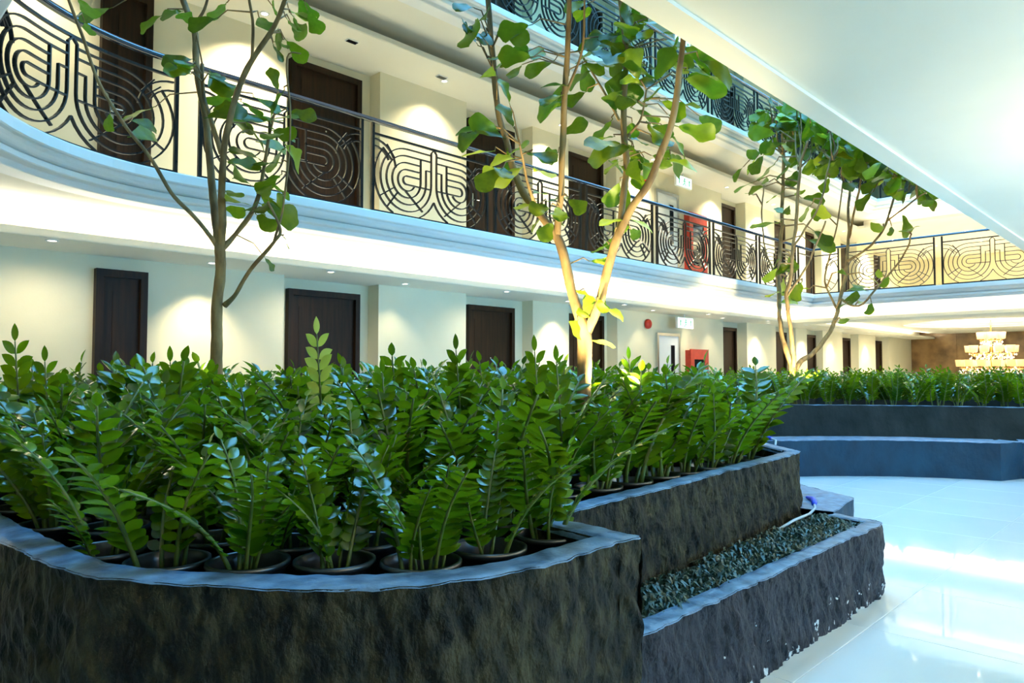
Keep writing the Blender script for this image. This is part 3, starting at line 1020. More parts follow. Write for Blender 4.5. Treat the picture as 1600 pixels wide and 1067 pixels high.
# low planter bench in front of the long wall
lb = thing('planter', 'low dark slate planter bench with grass, standing before the long planter wall', 'planter', (3.2, 1.45, 0))
BT = .42
low_a = [(1.93, 1.40), (4.50, 1.415), (4.555, 1.43), (4.575, 1.47)]
low_b = [(4.575, 1.47), (4.62, 1.72)]
rough_wall(low_a, 0, BT, .095, .014, .016, 6.0, lb, M['slate_low'])
rough_wall(low_b, 0, BT, .09, .03, .008, 7.0, lb, M['slate_low'])
MB().prism([(1.95, 1.48), (4.5, 1.50), (4.55, 1.70), (4.9, 2.1), (4.7, 2.05), (1.98, 1.77)], .05, .345).build('bed_soil', M['soil'], lb)
eb = thing('planter', 'dark slate block at the far end of the low planter bench', 'planter', (5.1, 2.0, 0))
blk = [(4.62, 1.73), (5.22, 1.815), (5.27, 1.86), (5.62, 2.45), (6.1, 3.4), (6.3, 4.6), (6.3, 6.0)]
rough_wall(blk, 0, BT + .01, .40, .04, .010, 8.0, eb, M['slate_far'])

# far planter: curved bench and raised bed
fp = thing('planter', 'long curved dark planter across the hall, behind the white floor', 'planter', (10.5, 4.0, 0))
fb = thing('planter', 'low curved blue-lit slate ledge in front of the far raised planter', 'planter', (9.5, 3.0, 0))
fb_out = [(6.9, 5.6), (7.6, 4.8), (8.2, 4.27), (8.86, 3.70), (9.20, 3.42), (9.50, 3.10), (9.72, 2.82), (9.90, 2.52), (10.06, 2.18), (10.17, 1.86)]
rough_wall([(p[0], p[1]) for p in fb_out], 0, .45, .55, .06, .010, 11.0, fb, M['slate_far'])
rough_wall([(10.17, 1.86), (10.60, 1.70)], 0, .45, .3, .06, .006, 12.0, fb, M['slate_far'])
fb2 = thing('planter', 'second stretch of the far low ledge, set back at the right picture edge', 'planter', (10.7, 1.0, 0))
rough_wall([(10.56, 1.72), (10.75, 1.0), (10.85, 0), (10.85, -2)], 0, .44, .5, .06, .010, 13.0, fb2, M['slate_far'])
fp_out = [(8.2, 6.2), (9.0, 5.52), (9.75, 4.9), (10.25, 4.42), (10.7, 3.85), (11.05, 3.3), (11.35, 2.7), (11.58, 2.1), (11.72, 1.4), (11.8, .6), (11.8, -2)]
rough_wall(fp_out, 0, .82, .13, .06, .012, 14.0, fp, M['slate_mid'])
rough_wall([(11.8, -2), (15.6, -2), (15.6, 6.2), (8.2, 6.2)], 0, .82, .13, .3, .012, 15.0, fp, M['slate_mid'])
MB().prism([(8.4, 6.1), (9.9, 4.95), (10.85, 3.9), (11.5, 2.75), (11.85, 1.4), (11.92, -1.9), (15.5, -1.9), (15.5, 6.1)], .05, .60).build('bed_soil', M['soil'], fp)

# ------------------------------------------------------------------ grass in the low planter
gm = MB()
rg = random.Random(3)
for k in range(5200):
    t = rg.random()
    x = 1.97 + t * 2.62
    y = rg.uniform(1.49, 1.74 + .075 * t + (.14 if x > 4.6 else 0))
    if x > 4.5 and y < 1.58:
        continue
    a = rg.uniform(0, 2 * math.pi)
    l = rg.uniform(.04, .085)
    h = rg.uniform(.035, .075) * (1 + .4 * noise.noise(Vector((x * 6, y * 6, 0))))
    w = rg.uniform(.004, .008)
    d = Vector((math.cos(a), math.sin(a), 0))
    n_ = Vector((-d.y, d.x, 0)) * w
    b0 = Vector((x, y, .345))
    b1 = b0 + d * l * .45 + Vector((0, 0, h))
    b2 = b0 + d * l + Vector((0, 0, h * .75))
    gm.add([b0 - n_ * .6, b0 + n_ * .6, b1 + n_, b1 - n_, b2], [(0, 1, 2, 3), (3, 2, 4)])
g = gm.build('ground_cover_grass', M['ground'])
g['kind'] = 'stuff'
tag(g, 'short dark green grass growing in the low planter bench', 'grass')

# hose with blue fitting in the grass
h = thing('garden_hose', 'thin grey hose with a blue fitting lying in the grass of the low planter', 'hose', (4.6, 1.82, .40))
MB().tube([(3.95, 1.80, .40), (4.2, 1.80, .425), (4.45, 1.81, .425), (4.66, 1.86, .425), (4.82, 1.93, .435)], .008, 8).build('hose', M['hose'], h, smooth=True)
MB().tube([(4.74, 1.90, .430), (4.80, 1.92, .437), (4.88, 1.96, .440), (4.93, 2.02, .44)], [.012, .018, .018, .011], 10).build('fitting', M['bluep'], h, smooth=True)
h = thing('watering_valve', 'small blue plastic valve behind the far rim of the front planter', 'valve', (5.20, 2.52, .40))
MB().tube([(5.22, 2.40, .795), (5.30, 2.52, .80), (5.36, 2.64, .80)], [.014, .022, .014], 10).build('valve_body', M['bluep'], h, smooth=True)
MB().tube([(5.22, 2.40, .795), (5.16, 2.34, .79), (5.10, 2.32, .72), (5.07, 2.31, .55)], .008, 8).build('hose', M['hose'], h, smooth=True)
MB().box(5.285, 5.315, 2.505, 2.535, .81, .85).build('tap_lever', M['bluep'], h)


# ------------------------------------------------------------------ zz plants
def leaf_mesh(name, L, Wd, m, fold=.25, droop=.12, nl=6):
    """pointed oval leaflet along +x, face up"""
    vs, fs = [], []
    for i in range(nl + 1):
        t = i / nl
        w = Wd * (math.sin(math.pi * min(1, t ** .85)) ** .8 if 0 < t < 1 else 0.02)
        z = -droop * L * t * t
        vs += [(L * t, -w / 2, z + fold * w / 2), (L * t, 0, z), (L * t, w / 2, z + fold * w / 2)]
    for i in range(nl):
        a = i * 3
        fs += [(a, a + 3, a + 4, a + 1), (a + 1, a + 4, a + 5, a + 2)]
    return vs, fs


def frond_layout(rng, H, npair, bend):
    """stem points and leaflet transforms of one zz frond"""
    pts = []
    for i in range(9):
        t = i / 8
        pts.append(Vector((bend * H * t * t, .02 * math.sin(t * 3 + bend * 9), H * t * (1 - .18 * abs(bend) * t))))
    rad = [.0085 * (1 - .75 * i / 8) + .0012 for i in range(9)]
    leaves = []
    for k in range(npair):
        t = .20 + .78 * (k + .3 * rng.random()) / npair
        j = min(7, int(t * 8))
        p = pts[j].lerp(pts[j + 1], t * 8 - j)
        tan = (pts[j + 1] - pts[j]).normalized()
        size = (.8 + .35 * math.sin(math.pi * (.15 + .8 * (k / npair)))) * rng.uniform(.88, 1.1)
        for s in (-1, 1):
            side = Vector((0, s, 0))
            d = (side * .80 + tan * rng.uniform(.42, .85) + Vector((rng.uniform(-.15, .2), 0, 0))).normalized()
            up = (tan.cross(side) * s)
            up = Vector((-tan.z, 0, tan.x)) + Vector((0, 0, .5)) + Vector((rng.uniform(-.25, .25), rng.uniform(-.3, .3), 0))
            y = up.cross(d).normalized()
            z = d.cross(y)
            mtx = Matrix((d, y, z)).transposed().to_4x4()
            mtx = Matrix.Translation(p + side * .004) @ mtx @ Matrix.Scale(size, 4)
            leaves.append(mtx)
    d = (pts[-1] - pts[-2]).normalized()
    y = Vector((0, 1, 0))
    z = d.cross(y)
    leaves.append(Matrix.Translation(pts[-1]) @ Matrix((d, y, z)).transposed().to_4x4() @ Matrix.Scale(.8, 4))
    return pts, rad, leaves


LV, LF = leaf_mesh('leaf', .077, .041, M['zz'])
LEAF_ME = MB().add(LV, LF).mesh('leaf', M['zz'], smooth=True)
LEAF_LIME = MB().add(LV, LF).mesh('leaf', M['zzlime'], smooth=True)
LVs, LFs = leaf_mesh('leaf', .077, .041, M['zz'], nl=4)
FR, BEND = [], []
rz = random.Random(11)
for k in range(10):
    H = 1.0
    lay = frond_layout(rz, .52, rz.choice((9, 10, 11, 12)), rz.uniform(.05, .55))
    stem = MB().tube(lay[0], lay[1], 6).mesh('stem', M['zzstem'], smooth=True)
    jm = MB()
    for mtx in lay[2]:
        jm.add([mtx @ Vector(v) for v in LVs], LFs)
    nleaf = len(jm.f)
    jm.tube(lay[0], lay[1], 5)
    jme = jm.mesh('frond', M['zz'], smooth=True)
    jme.materials.append(M['zzstem'])
    jme.polygons.foreach_set('material_index', [0] * nleaf + [1] * (len(jme.polygons) - nleaf))
    FR.append((stem, lay[2], jme))
    BEND.append((lay[0][-1].x, k))

PR = .121
POT_ME = MB().lathe([(.085, .0), (.108, .205), (.116, .208), (.122, .214), (PR, .226), (.114, .228), (.110, .222), (.106, .20), (.092, .06)], (0, 0, 0), 28).mesh('pot', M['pot'], smooth=True)
SOIL_ME = MB().lathe([(.105, .165), (.06, .172), (.001, .174)], (0, 0, 0), 16).mesh('soil', M['soil'], smooth=True)


def zz_plant(x, y, z, label, group, rng, nf, hs, detail, pot=True, tall=None):
    t = thing('potted_zz_plant', label, 'potted plant', (x, y, z), group)
    if pot:
        link('pot', POT_ME, t)
        link('soil', SOIL_ME, t)
    a0 = rng.uniform(0, 6.28)
    for k in range(nf):
        stem, lays, jme = rng.choice(FR)
        if tall and k == 0:
            stem, lays, jme = FR[min(BEND)[1]]
        a = a0 + 6.2832 * k / nf + rng.uniform(-.5, .5)
        r = rng.uniform(.015, .055)
        if tall and k == 0:
            a, r = math.atan2(-y, -x), .01
        sc = hs * rng.uniform(.70, 1.16)
        if tall and k == 0:
            sc = tall
        tilt = rng.uniform(-.02, .30) * (0.3 if tall and k == 0 else 1)
        loc = (r * math.cos(a), r * math.sin(a), .165)
        rot = Matrix.Rotation(a, 4, 'Z') @ Matrix.Rotation(tilt, 4, 'Y') @ Matrix.Rotation(0 if tall and k == 0 else rng.uniform(-1.5, 1.5), 4, 'Z')
        wsc = sc * (.62 if tall and k == 0 else 1)
        if detail:
            so = link('stem', stem, t, loc, rot.to_euler(), (wsc, wsc, sc))
            for mtx in lays:
                lo = bpy.data.objects.new('leaf', LEAF_LIME if (tall and tall == 1.60 and k == 0) else LEAF_ME)
                lo.parent = so
                lo.matrix_local = mtx
                COL.objects.link(lo)
        else:
            link('frond', jme, t, loc, rot.to_euler(), (wsc, wsc, sc))
    return t


PZ = .515                                            # pots stand on the bed
rp = random.Random(21)
front_px = [(165, 857), (262, 873), (388, 875), (523, 873), (658, 875), (765, 853), (857, 832), (340, 838), (452, 845), (572, 843), (685, 834)]
names = ['leftmost potted zz plant of the front rim row', 'second potted zz plant from the left along the front rim', 'third potted zz plant from the left along the front rim',
         'fourth potted zz plant from the left along the front rim, thick clump of stems', 'fifth potted zz plant from the left along the front rim', 'sixth potted zz plant along the front rim, just before the right corner',
         'potted zz plant nearest the right front corner of the planter', 'leftmost zz plant of the second row behind the front rim', 'second zz plant from the left in the second row of pots',
         'third zz plant from the left in the second row of pots', 'rightmost zz plant of the second row of pots']
placed = []
for (px, py), nm in zip(front_px, names):
    p = atz(px, py, PZ + .226)
    placed.append((p.x, p.y))
    zz_plant(p.x, p.y, PZ, nm, 'zz plants along the front rim', rp, rp.choice((4, 5, 6, 7)), rp.uniform(.74, .95), True)


def inside(poly, x, y):
    c = False
    n = len(poly)
    for i in range(n):
        (x1, y1), (x2, y2) = poly[i][:2], poly[(i + 1) % n][:2]
        if (y1 > y) != (y2 > y) and x < (x2 - x1) * (y - y1) / (y2 - y1) + x1:
            c = not c
    return c


def edge_dist(poly, x, y):
    best = 9
    p = Vector((x, y))
    n = len(poly)
    for i in range(n):
        a, b_ = Vector(poly[i][:2]), Vector(poly[(i + 1) % n][:2])
        t = max(0, min(1, (p - a).dot(b_ - a) / (b_ - a).length_squared))
        best = min(best, (a.lerp(b_, t) - p).length)
    return best


TREE1, TREE2 = at(341, 640, 4.7), at(912, 640, 4.2)
LAMP, LAMP2 = at(872, 640, 3.75), at(985, 650, 4.15)
TALL = [at(497, 600, 3.9), at(715, 600, 3.7), at(25, 600, 3.6), at(72, 610, 3.4), at(268, 610, 3.4), at(838, 600, 3.6), at(985, 600, 4.4), at(600, 610, 3.2), at(872, 610, 3.35)]
TALLS = [1.60, 1.42, 1.5, 1.3, 1.3, 1.4, 1.35, 1.2, 1.3]
tall_c = [(math.hypot(p.x, p.y), p.x, p.y) for p in TALL]
placed += [(p.x, p.y) for p in TALL]
cand = []
pitch = .262
for j in range(24):
    for i in range(26):
        x = .60 + (i + .5 * (j % 2)) * pitch + rp.uniform(-.012, .012)
        y = 1.5 + j * pitch * .866 + rp.uniform(-.012, .012)
        if not inside(bed_poly, x, y) or edge_dist(bed_poly, x, y) < .125 or y > 5.6:
            continue
        if min(math.hypot(x - a, y - b_) for a, b_ in placed) < .243:
            continue
        if math.hypot(x - TREE1.x, y - TREE1.y) < .2 or math.hypot(x - TREE2.x, y - TREE2.y) < .2:
            continue
        if min(math.hypot(x - q_.x, y - q_.y) for q_ in (LAMP, LAMP2)) < .15:
            continue
        cand.append((math.hypot(x, y), x, y))
cand += tall_c
cand.sort()
used_tall = {cand.index(c): k for k, c in enumerate(tall_c)}
tall_lab = {0: 'zz plant with one tall pale lime frond standing up before the second dark door', 1: 'zz plant with a tall upright frond before the wall, left of the third door',
            2: 'tall zz plant with spread fronds at the left picture edge', 3: 'zz plant with one upright dark frond, right of the left-edge plant', 4: 'zz plant with an arching frond right of the narrow dark door',
            5: 'zz plant with a frond rising before the third dark door', 6: 'zz plant with a tall frond right of the forked pale tree', 7: 'zz plant rising slightly above its neighbours, left of the third door',
            8: 'zz plant with a dark upright frond left of the forked tree trunk'}


def zone_label(x, y, d):
    r_ = Vector((math.sin(YAW), -math.cos(YAW)))
    f_ = Vector((math.cos(YAW), math.sin(YAW)))
    p = Vector((x, y))
    px = 800 + F_PX * p.dot(r_) / p.dot(f_)
    c = ('at the left picture edge' if px < 140 else 'below the narrow dark door' if px < 250 else 'below the left slender tree' if px < 430 else
         'below the second dark door' if px < 570 else 'below the blank wall' if px < 715 else
         'below the third dark door' if px < 830 else 'around the forked tree' if px < 960 else 'below the fire exit door' if px < 1080 else 'towards its right end')
    w = 'near the front' if d < 3.0 else 'in the middle' if d < 4.2 else 'at the back'
    return 'glossy zz plant %s of the front planter, %s' % (w, c), 'zz plants %s of the front planter, %s' % (w, c)


for q, (d, x, y) in enumerate(cand):
    hs = .86 + .26 * min(1, max(0, (d - 2.4) / 1.6)) + rp.uniform(-.08, .10)
    tall = None
    lab = 'glossy green zz plant packed among others in the large front planter'
    grp = 'zz plants packed in the front planter'
    if y < 2.3 and x > 2.0 and d < 4.9:
        lab = 'glossy zz plant standing just behind the long straight planter wall'
        grp = 'zz plants behind the long planter wall'
    else:
        lab, grp = zone_label(x, y, d)
    if q in used_tall:
        lab = tall_lab[used_tall[q]]
        tall = TALLS[used_tall[q]]
        grp = None
    det = q < 60 or q in used_tall
    zz_plant(x, y, PZ, lab, grp, rp, rp.choice((6, 7, 8)) if d < 4.5 else 7, hs, det, pot=True, tall=tall)
N_BED = len(cand) + len(front_px)

# far planter
cand2 = []
far_poly = [(8.4, 6.1), (9.9, 4.95), (10.85, 3.9), (11.5, 2.75), (11.85, 1.4), (11.92, -1.9), (15.5, -1.9), (15.5, 6.1)]
for j in range(30):
    for i in range(28):
        x = 8.5 + (i + .5 * (j % 2)) * .29 + rp.uniform(-.03, .03)
        y = .9 + j * .25 + rp.uniform(-.03, .03)
        if inside(far_poly, x, y) and edge_dist(far_poly, x, y) > .16 and y < 6.0:
            e = min((Vector((x, y)) - Vector(p)).length for p in densify(fp_out, .2))
            if e < 2.6:
                cand2.append((e, x, y))
cand2.sort()
n_things = max(0, 296 - N_BED)
stuff = []
for q, (e, x, y) in enumerate(cand2):
    if q < n_things:
        zz_plant(x, y, .60, 'small green zz plant in the far curved planter', 'zz plants in the far planter', rp, 6, rp.uniform(.80, 1.12), False, pot=False)
    else:
        stuff.append((x, y))
zm = MB()
for (x, y) in stuff:
    for k in range(4):
        lay = rp.choice(FR)[1]
        a = rp.uniform(0, 6.28)
        mt = Matrix.Translation((x, y, .765)) @ Matrix.Rotation(a, 4, 'Z') @ Matrix.Rotation(rp.uniform(0, .25), 4, 'Y') @ Matrix.Scale(rp.uniform(.85, 1.15), 4)
        for m_ in lay:
            mm = mt @ m_
            zm.add([mm @ Vector(v) for v in ((0, 0, 0), (.045, -.02, .004), (.085, 0, -.01), (.045, .02, .004))], [(0, 1, 2, 3)])
if stuff:
    o = zm.build('background_plant_foliage', M['zz'])
    o['kind'] = 'stuff'
    tag(o, 'mass of zz plant foliage at the back of the far planter', 'plants')


# ------------------------------------------------------------------ fiddle-leaf fig trees
def fig_leaf(seed, L=1.0):
    """fiddle-shaped leaf along +x with petiole, wavy margin, face +z"""
    rr = random.Random(seed)
    ph = [rr.uniform(0, 6.28) for _ in range(4)]
    wav = rr.uniform(.015, .035)
    curl = rr.uniform(.05, .30)
    cup = rr.uniform(.05, .22)
    nl, nw = 10, 4
    vs, fs = [], []
    prof = [.05, .17, .27, .31, .36, .45, .54, .61, .62, .52, .22]
    for i in range(nl + 1):
        t = i / nl
        w = prof[i]
        for k in range(nw + 1):
            s = (k / nw - .5) * 2
            y = s * w * .5 * (1 + .045 * math.sin(t * 12 + ph[0] + s * 2))
            x = .10 + .90 * t - .05 * s * s * max(0, (t - .7) / .3)
            z = cup * abs(y) - curl * t * t + wav * s * s * math.sin(t * 11 + ph[1] + (1.5 if s > 0 else 0))
            vs.append((x * L, y * L, z * L))
    for i in range(nl):
        for k in range(nw):
            a = i * (nw + 1) + k
            fs.append((a, a + nw + 1, a + nw + 2, a + 1))
    mb = MB().add(vs, fs)
    mb.tube([(0, 0, .015), (.05, 0, .01), (.12, 0, 0)], [.014, .012, .010], 5, False)
    return mb


FIG = [fig_leaf(k).mesh('leaf', M['fig'], smooth=True) for k in range(8)]
FIGL = [fig_leaf(k + 20).mesh('leaf', M['figlime'], smooth=True) for k in range(3)]


def smooth_path(pts, rad, sub=4, wob=.006, seed=0):
    P = [Vector(p) for p in pts]
    out, ro = [], []
    for i in range(len(P) - 1):
        p0, p1, p2, p3 = P[max(i - 1, 0)], P[i], P[i + 1], P[min(i + 2, len(P) - 1)]
        for k in range(sub):
            t = k / sub
            q = .5 * ((2 * p1) + (p2 - p0) * t + (2 * p0 - 5 * p1 + 4 * p2 - p3) * t * t + (3 * p1 - p0 - 3 * p2 + p3) * t ** 3)
            q += Vector((noise.noise(q * 5 + Vector((seed, 0, 0))), noise.noise(q * 5 + Vector((0, seed, 7))), 0)) * wob
            r = rad[i] + (rad[i + 1] - rad[i]) * t
            r *= 1 + .10 * noise.noise(q * 16)
            out.append(q)
            ro.append(r)
    out.append(P[-1])
    ro.append(rad[-1])
    return out, ro


def fig_tree(label, base, branches, leaf_px, D, size_px, rng, lime=()):
    """branches: lists of (px, py, depth offset, radius in px); leaf_px: leaf centres (px, py[, size])"""
    t = thing('fiddle_leaf_fig_tree', label, 'tree', base)
    mb = MB()
    nodes = []
    for bi, br in enumerate(branches):
        pts = [at(px, py, D + dd) for (px, py, dd, r) in br]
        rad = [r * D / F_PX for (_, _, _, r) in br]
        if bi == 0:
            pts[0] = Vector(base)
        p, r = smooth_path(pts, rad, 5, .008 if D < 8 else .02, bi * 3.1)
        mb.tube(p, r, 9 if br[0][3] > 4 else 6)
        nodes += [(q, rad_) for q, rad_ in zip(p, r)]
    mb.build('trunk', M['bark'], t, smooth=True)
    leaf_px = list(leaf_px)
    for lp in list(leaf_px) if D < 8 else []:
        if rng.random() < .6:
            leaf_px.append((lp[0] + rng.gauss(0, 15), lp[1] + rng.gauss(0, 14), rng.uniform(.65, 1.0)))
    for li, lp in enumerate(leaf_px):
        px, py = lp[0], lp[1]
        sz = (lp[2] if len(lp) > 2 else rng.uniform(.8, 1.15)) * size_px * D / F_PX
        c = at(px, py, D + rng.uniform(-.22, .22) * D / 4.4)
        # hang the leaf on the nearest branch point
        b_, br_ = min(nodes, key=lambda n_: (n_[0] - c).length + (.05 * D if n_[1] > 9 * D / F_PX else 0))
        v = c - b_
        dist = v.length
        if dist > sz * .75:
            s0 = b_ + v * .0
            knee = b_.lerp(c, .5) + Vector((0, 0, dist * .12))
            s1 = b_.lerp(c, 1 - sz * .5 / dist)
            MB().tube([s0, knee, s1], [.0055 * D / 4.4, .004 * D / 4.4, .003 * D / 4.4], 5, False).build('twig', M['bark'], t, smooth=True)
            start = s1
            d = (c - knee).normalized()
        else:
            start = b_
            d = v.normalized() if dist > .02 else Vector((rng.uniform(-1, 1), rng.uniform(-1, 1), .2)).normalized()
        d = (d + Vector((rng.uniform(-.5, .5), rng.uniform(-.5, .5), rng.uniform(-.35, .35)))).normalized()
        start = c - d * sz * .5 if dist < sz * .75 else start
        up = (Vector((rng.uniform(-.6, .6), rng.uniform(-.6, .6), rng.uniform(.2, 1.0))) - view_ray(px, py).normalized() * rng.uniform(.0, .9))
        y = up.cross(d).normalized()
        z = d.cross(y)
        mt = Matrix.Translation(start - Vector(base)) @ Matrix((d, y, z)).transposed().to_4x4() @ Matrix.Scale(sz, 4)
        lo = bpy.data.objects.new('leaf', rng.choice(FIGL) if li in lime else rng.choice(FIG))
        lo.parent = t
        lo.matrix_local = mt
        COL.objects.link(lo)
    return t


rt_ = random.Random(5)
T1B = [
    [(341, 640, 0, 9.5), (339, 560, 0, 9), (338, 500, 0, 9), (339, 470, 0, 8.5), (345, 430, 0, 8), (344, 385, 0, 8), (337, 340, .05, 6.5), (332, 300, .08, 6), (323, 197, .15, 5.5), (309, 112, .2, 5.5), (302, 42, .25, 5), (283, -10, .3, 5), (260, -120, .3, 4), (250, -230, .3, 2)],
    [(345, 392, 0, 6), (348, 340, -.06, 6), (347, 300, -.1, 5.5), (349, 239, -.14, 5), (360, 180, -.18, 4.5), (380, 121, -.2, 4.5), (400, 84, -.22, 4), (428, 42, -.25, 3.5), (447, -10, -.3, 3), (470, -90, -.3, 2)],
    [(346, 240, -.12, 4), (330, 190, 0, 3.5), (318, 150, .1, 3), (316, 100, .12, 3)],
    [(342, 388, 0, 5), (328, 368, -.03, 3.6), (300, 335, -.08, 3.2), (267, 300, -.14, 3), (230, 240, -.22, 2.8), (190, 190, -.3, 2.6), (155, 130, -.36, 2.4), (128, 55, -.42, 2.2), (104, -10, -.5, 2.0), (80, -70, -.5, 1.2)],
    [(346, 388, 0, 5.5), (362, 372, .03, 4), (391, 337, .08, 3.6), (405, 300, .12, 3.4), (412, 262, .14, 3), (420, 220, .16, 2.6), (428, 180, .2, 2.2)],
    [(351, 477, 0, 5), (366, 462, -.03, 3.2), (380, 438, -.07, 3), (400, 410, -.12, 3), (428, 378, -.18, 2.6), (437, 362, -.2, 2.2), (430, 338, -.22, 2), (419, 315, -.25, 1.8)],
    [(428, 378, -.18, 2.2), (440, 330, -.2, 1.6), (450, 253, -.22, 1.4), (453, 168, -.24, 1.3), (448, 90, -.26, 1.2), (470, 84, -.3, 1)],
    [(380, 121, -.2, 3), (393, 93, -.22, 2.6), (394, 42, -.25, 2.2), (388, -10, -.3, 2)],
    [(302, 42, .25, 3), (320, 15, .28, 2.5), (330, -30, .3, 2)],
]
T1L = [(130, 12), (148, 18), (136, 36, .6), (335, 113, .6), (345, 125, 1.15), (285, 103, .7), (267, 20, .7), (336, 8, .9), (290, 90, .8), (274, 106, .9), (340, 122, 1.2), (336, 157, .9), (350, 175, 1.1), (368, 186, 1.1),
       (388, 163, .8), (174, 180, .6), (222, 184, .8), (222, 209, 1.0), (411, 31, .9), (437, 14, .8), (456, 22, 1.1), (470, 10, 1.0), (487, 26, .8), (462, 40, .9), (455, 68, 1.1), (430, 67, .6), (438, 152, 1.1), (468, 170, .8),
       (412, 186, 1.1), (430, 208, 1.0), (462, 243, 1.1), (431, 243, 1.2), (390, 238, 1.0), (440, 207, .9), (402, 205, .9), (375, 275, 1.2), (437, 331, 1.25), (420, 316, .8), (408, 332, .8), (450, 371, .5), (424, 410, .5), (365, 313, 1.2), (430, 258, 1.0),
       (415, 300, .8), (395, 325, .7), (425, 225, 1.0), (362, 300, .8), (440, 290, .7), (296, 20, .7), (318, 32, .8)]
fig_tree('slender fig tree at left, splitting into thin upright branches before the narrow door', (TREE1.x, TREE1.y, .55), T1B, T1L, 4.7, 58, rt_, lime={30, 20, 41})
T2B = [
    [(912, 660, 0, 12), (913, 600, 0, 11), (913, 560, 0, 11.5), (914, 525, 0, 12), (905, 495, 0, 8.5), (895, 460, .02, 8), (884, 415, .04, 8), (872, 372, .06, 7.5), (852, 345, .08, 6), (835, 325, .1, 6), (817, 300, .12, 5.8), (800, 258, .15, 5.5), (791, 222, .18, 5.2), (780, 183, .2, 5), (771, 112, .25, 5), (764, 20, .3, 4.6), (758, -60, .35, 4), (750, -160, .4, 2)],
    [(916, 522, 0, 8), (926, 500, -.02, 7.5), (938, 468, -.05, 7.5), (952, 415, -.1, 7), (966, 368, -.14, 6.5), (985, 328, -.18, 6), (1012, 290, -.22, 5.6), (1030, 245, -.26, 5.2), (1046, 200, -.3, 5), (1058, 140, -.34, 4.6), (1066, 85, -.38, 4.2), (1070, 38, -.42, 3.8)],
    [(871, 368, .06, 6), (874, 330, .03, 5.2), (877, 298, 0, 5), (880, 220, -.03, 5), (881, 155, -.06, 4.8), (886, 90, -.1, 4.4), (890, 0, -.15, 4), (894, -120, -.2, 2)],
    [(966, 370, -.14, 5), (971, 340, -.1, 5), (976, 295, -.06, 5), (979, 245, -.03, 5.2), (974, 197, 0, 5), (978, 98, .04, 4.6), (970, 0, .08, 4.2), (960, -120, .1, 2)],
    [(880, 155, -.06, 3), (905, 95, -.1, 2), (913, 50, -.15, 1.8), (914, -20, -.2, 1.6)],
    [(968, 188, 0, 2.4), (948, 150, .05, 1.8), (920, 102, .1, 1.6), (905, 80, .14, 1.4)],
    [(842, 335, .09, 3.5), (826, 290, .0, 2.4), (818, 255, -.05, 2), (812, 225, -.1, 1.6)],
    [(979, 215, 0, 3), (992, 200, -.04, 2.2), (1003, 180, -.08, 1.8), (1010, 140, -.1, 1.5)],
]
T2L = [(732, 12, 1.5), (722, 42, .9), (737, 56, .9), (752, 40, .9), (787, 42, 1.0), (797, 76, 1.0), (756, 87, .7), (777, 108, .8), (791, 143, .8), (796, 183, .9), (760, 190, .9), (737, 202, .9), (765, 208, 1.0), (752, 230, 1.1), (785, 247, .9), (774, 270, .9), (793, 275, 1.1),
       (803, 39, 1.0), (820, 70, 1.1), (806, 88, 1.0), (842, 104, 1.0), (866, 135, 1.1), (856, 169, 1.0), (872, 158, .9), (905, 121, 1.0), (901, 154, .7), (894, 200, .9), (842, 234, 1.1), (846, 265, 1.1), (806, 233, 1.0), (901, 6, .8), (926, 66, 1.3), (946, 86, 1.2), (957, 66, 1.2), (934, 95, 1.1), (918, 84, .9),
       (1008, 12, 1.2), (985, 28, 1.2), (997, 50, 1.2), (1013, 24, 1.1), (985, 70, 1.2), (1002, 85, 1.3), (1008, 112, 1.2), (990, 100, 1.2), (972, 60, 1.1), (995, 8, 1.2), (1034, 104, 1.0), (1056, 98, .8), (1090, 112, 1.5), (1110, 100, 1.5), (1082, 118, 1.2), (1098, 70, 1.2), (1057, 33, .6), (1053, 59, .6), (966, 127, 1.0), (959, 157, 1.0), (992, 155, 1.0), (1016, 149, 1.1), (1002, 181, 1.1), (985, 130, 1.1), (1000, 128, 1.0),
       (946, 222, 1.3), (953, 237, 1.4), (985, 232, .9), (996, 240, .9), (960, 260, 1.0), (991, 268, .9), (998, 279, 1.0), (960, 291, .9), (1026, 213, 1.1), (1085, 207, 1.3), (1064, 218, 1.0), (1058, 244, 1.1), (1060, 260, 1.0), (1019, 255, .7), (1034, 242, .6), (1071, 169, .8), (1049, 181, .5),
       (836, 350, .6), (870, 308, .8), (851, 326, .8), (938, 405, .8), (929, 455, .9), (932, 469, .8), (915, 491, .6), (953, 484, .8), (939, 535, .9), (957, 345, .8), (955, 379, .7), (991, 365, .6), (1003, 350, .8), (876, 340, .7), (845, 300, .7), (866, 325, .7), (950, 200, 1.0), (970, 95, 1.2), (940, 60, 1.1)]
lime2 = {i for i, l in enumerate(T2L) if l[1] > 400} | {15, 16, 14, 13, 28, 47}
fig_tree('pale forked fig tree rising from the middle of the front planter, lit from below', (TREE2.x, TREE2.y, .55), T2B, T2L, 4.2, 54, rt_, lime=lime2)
D3 = 12.3
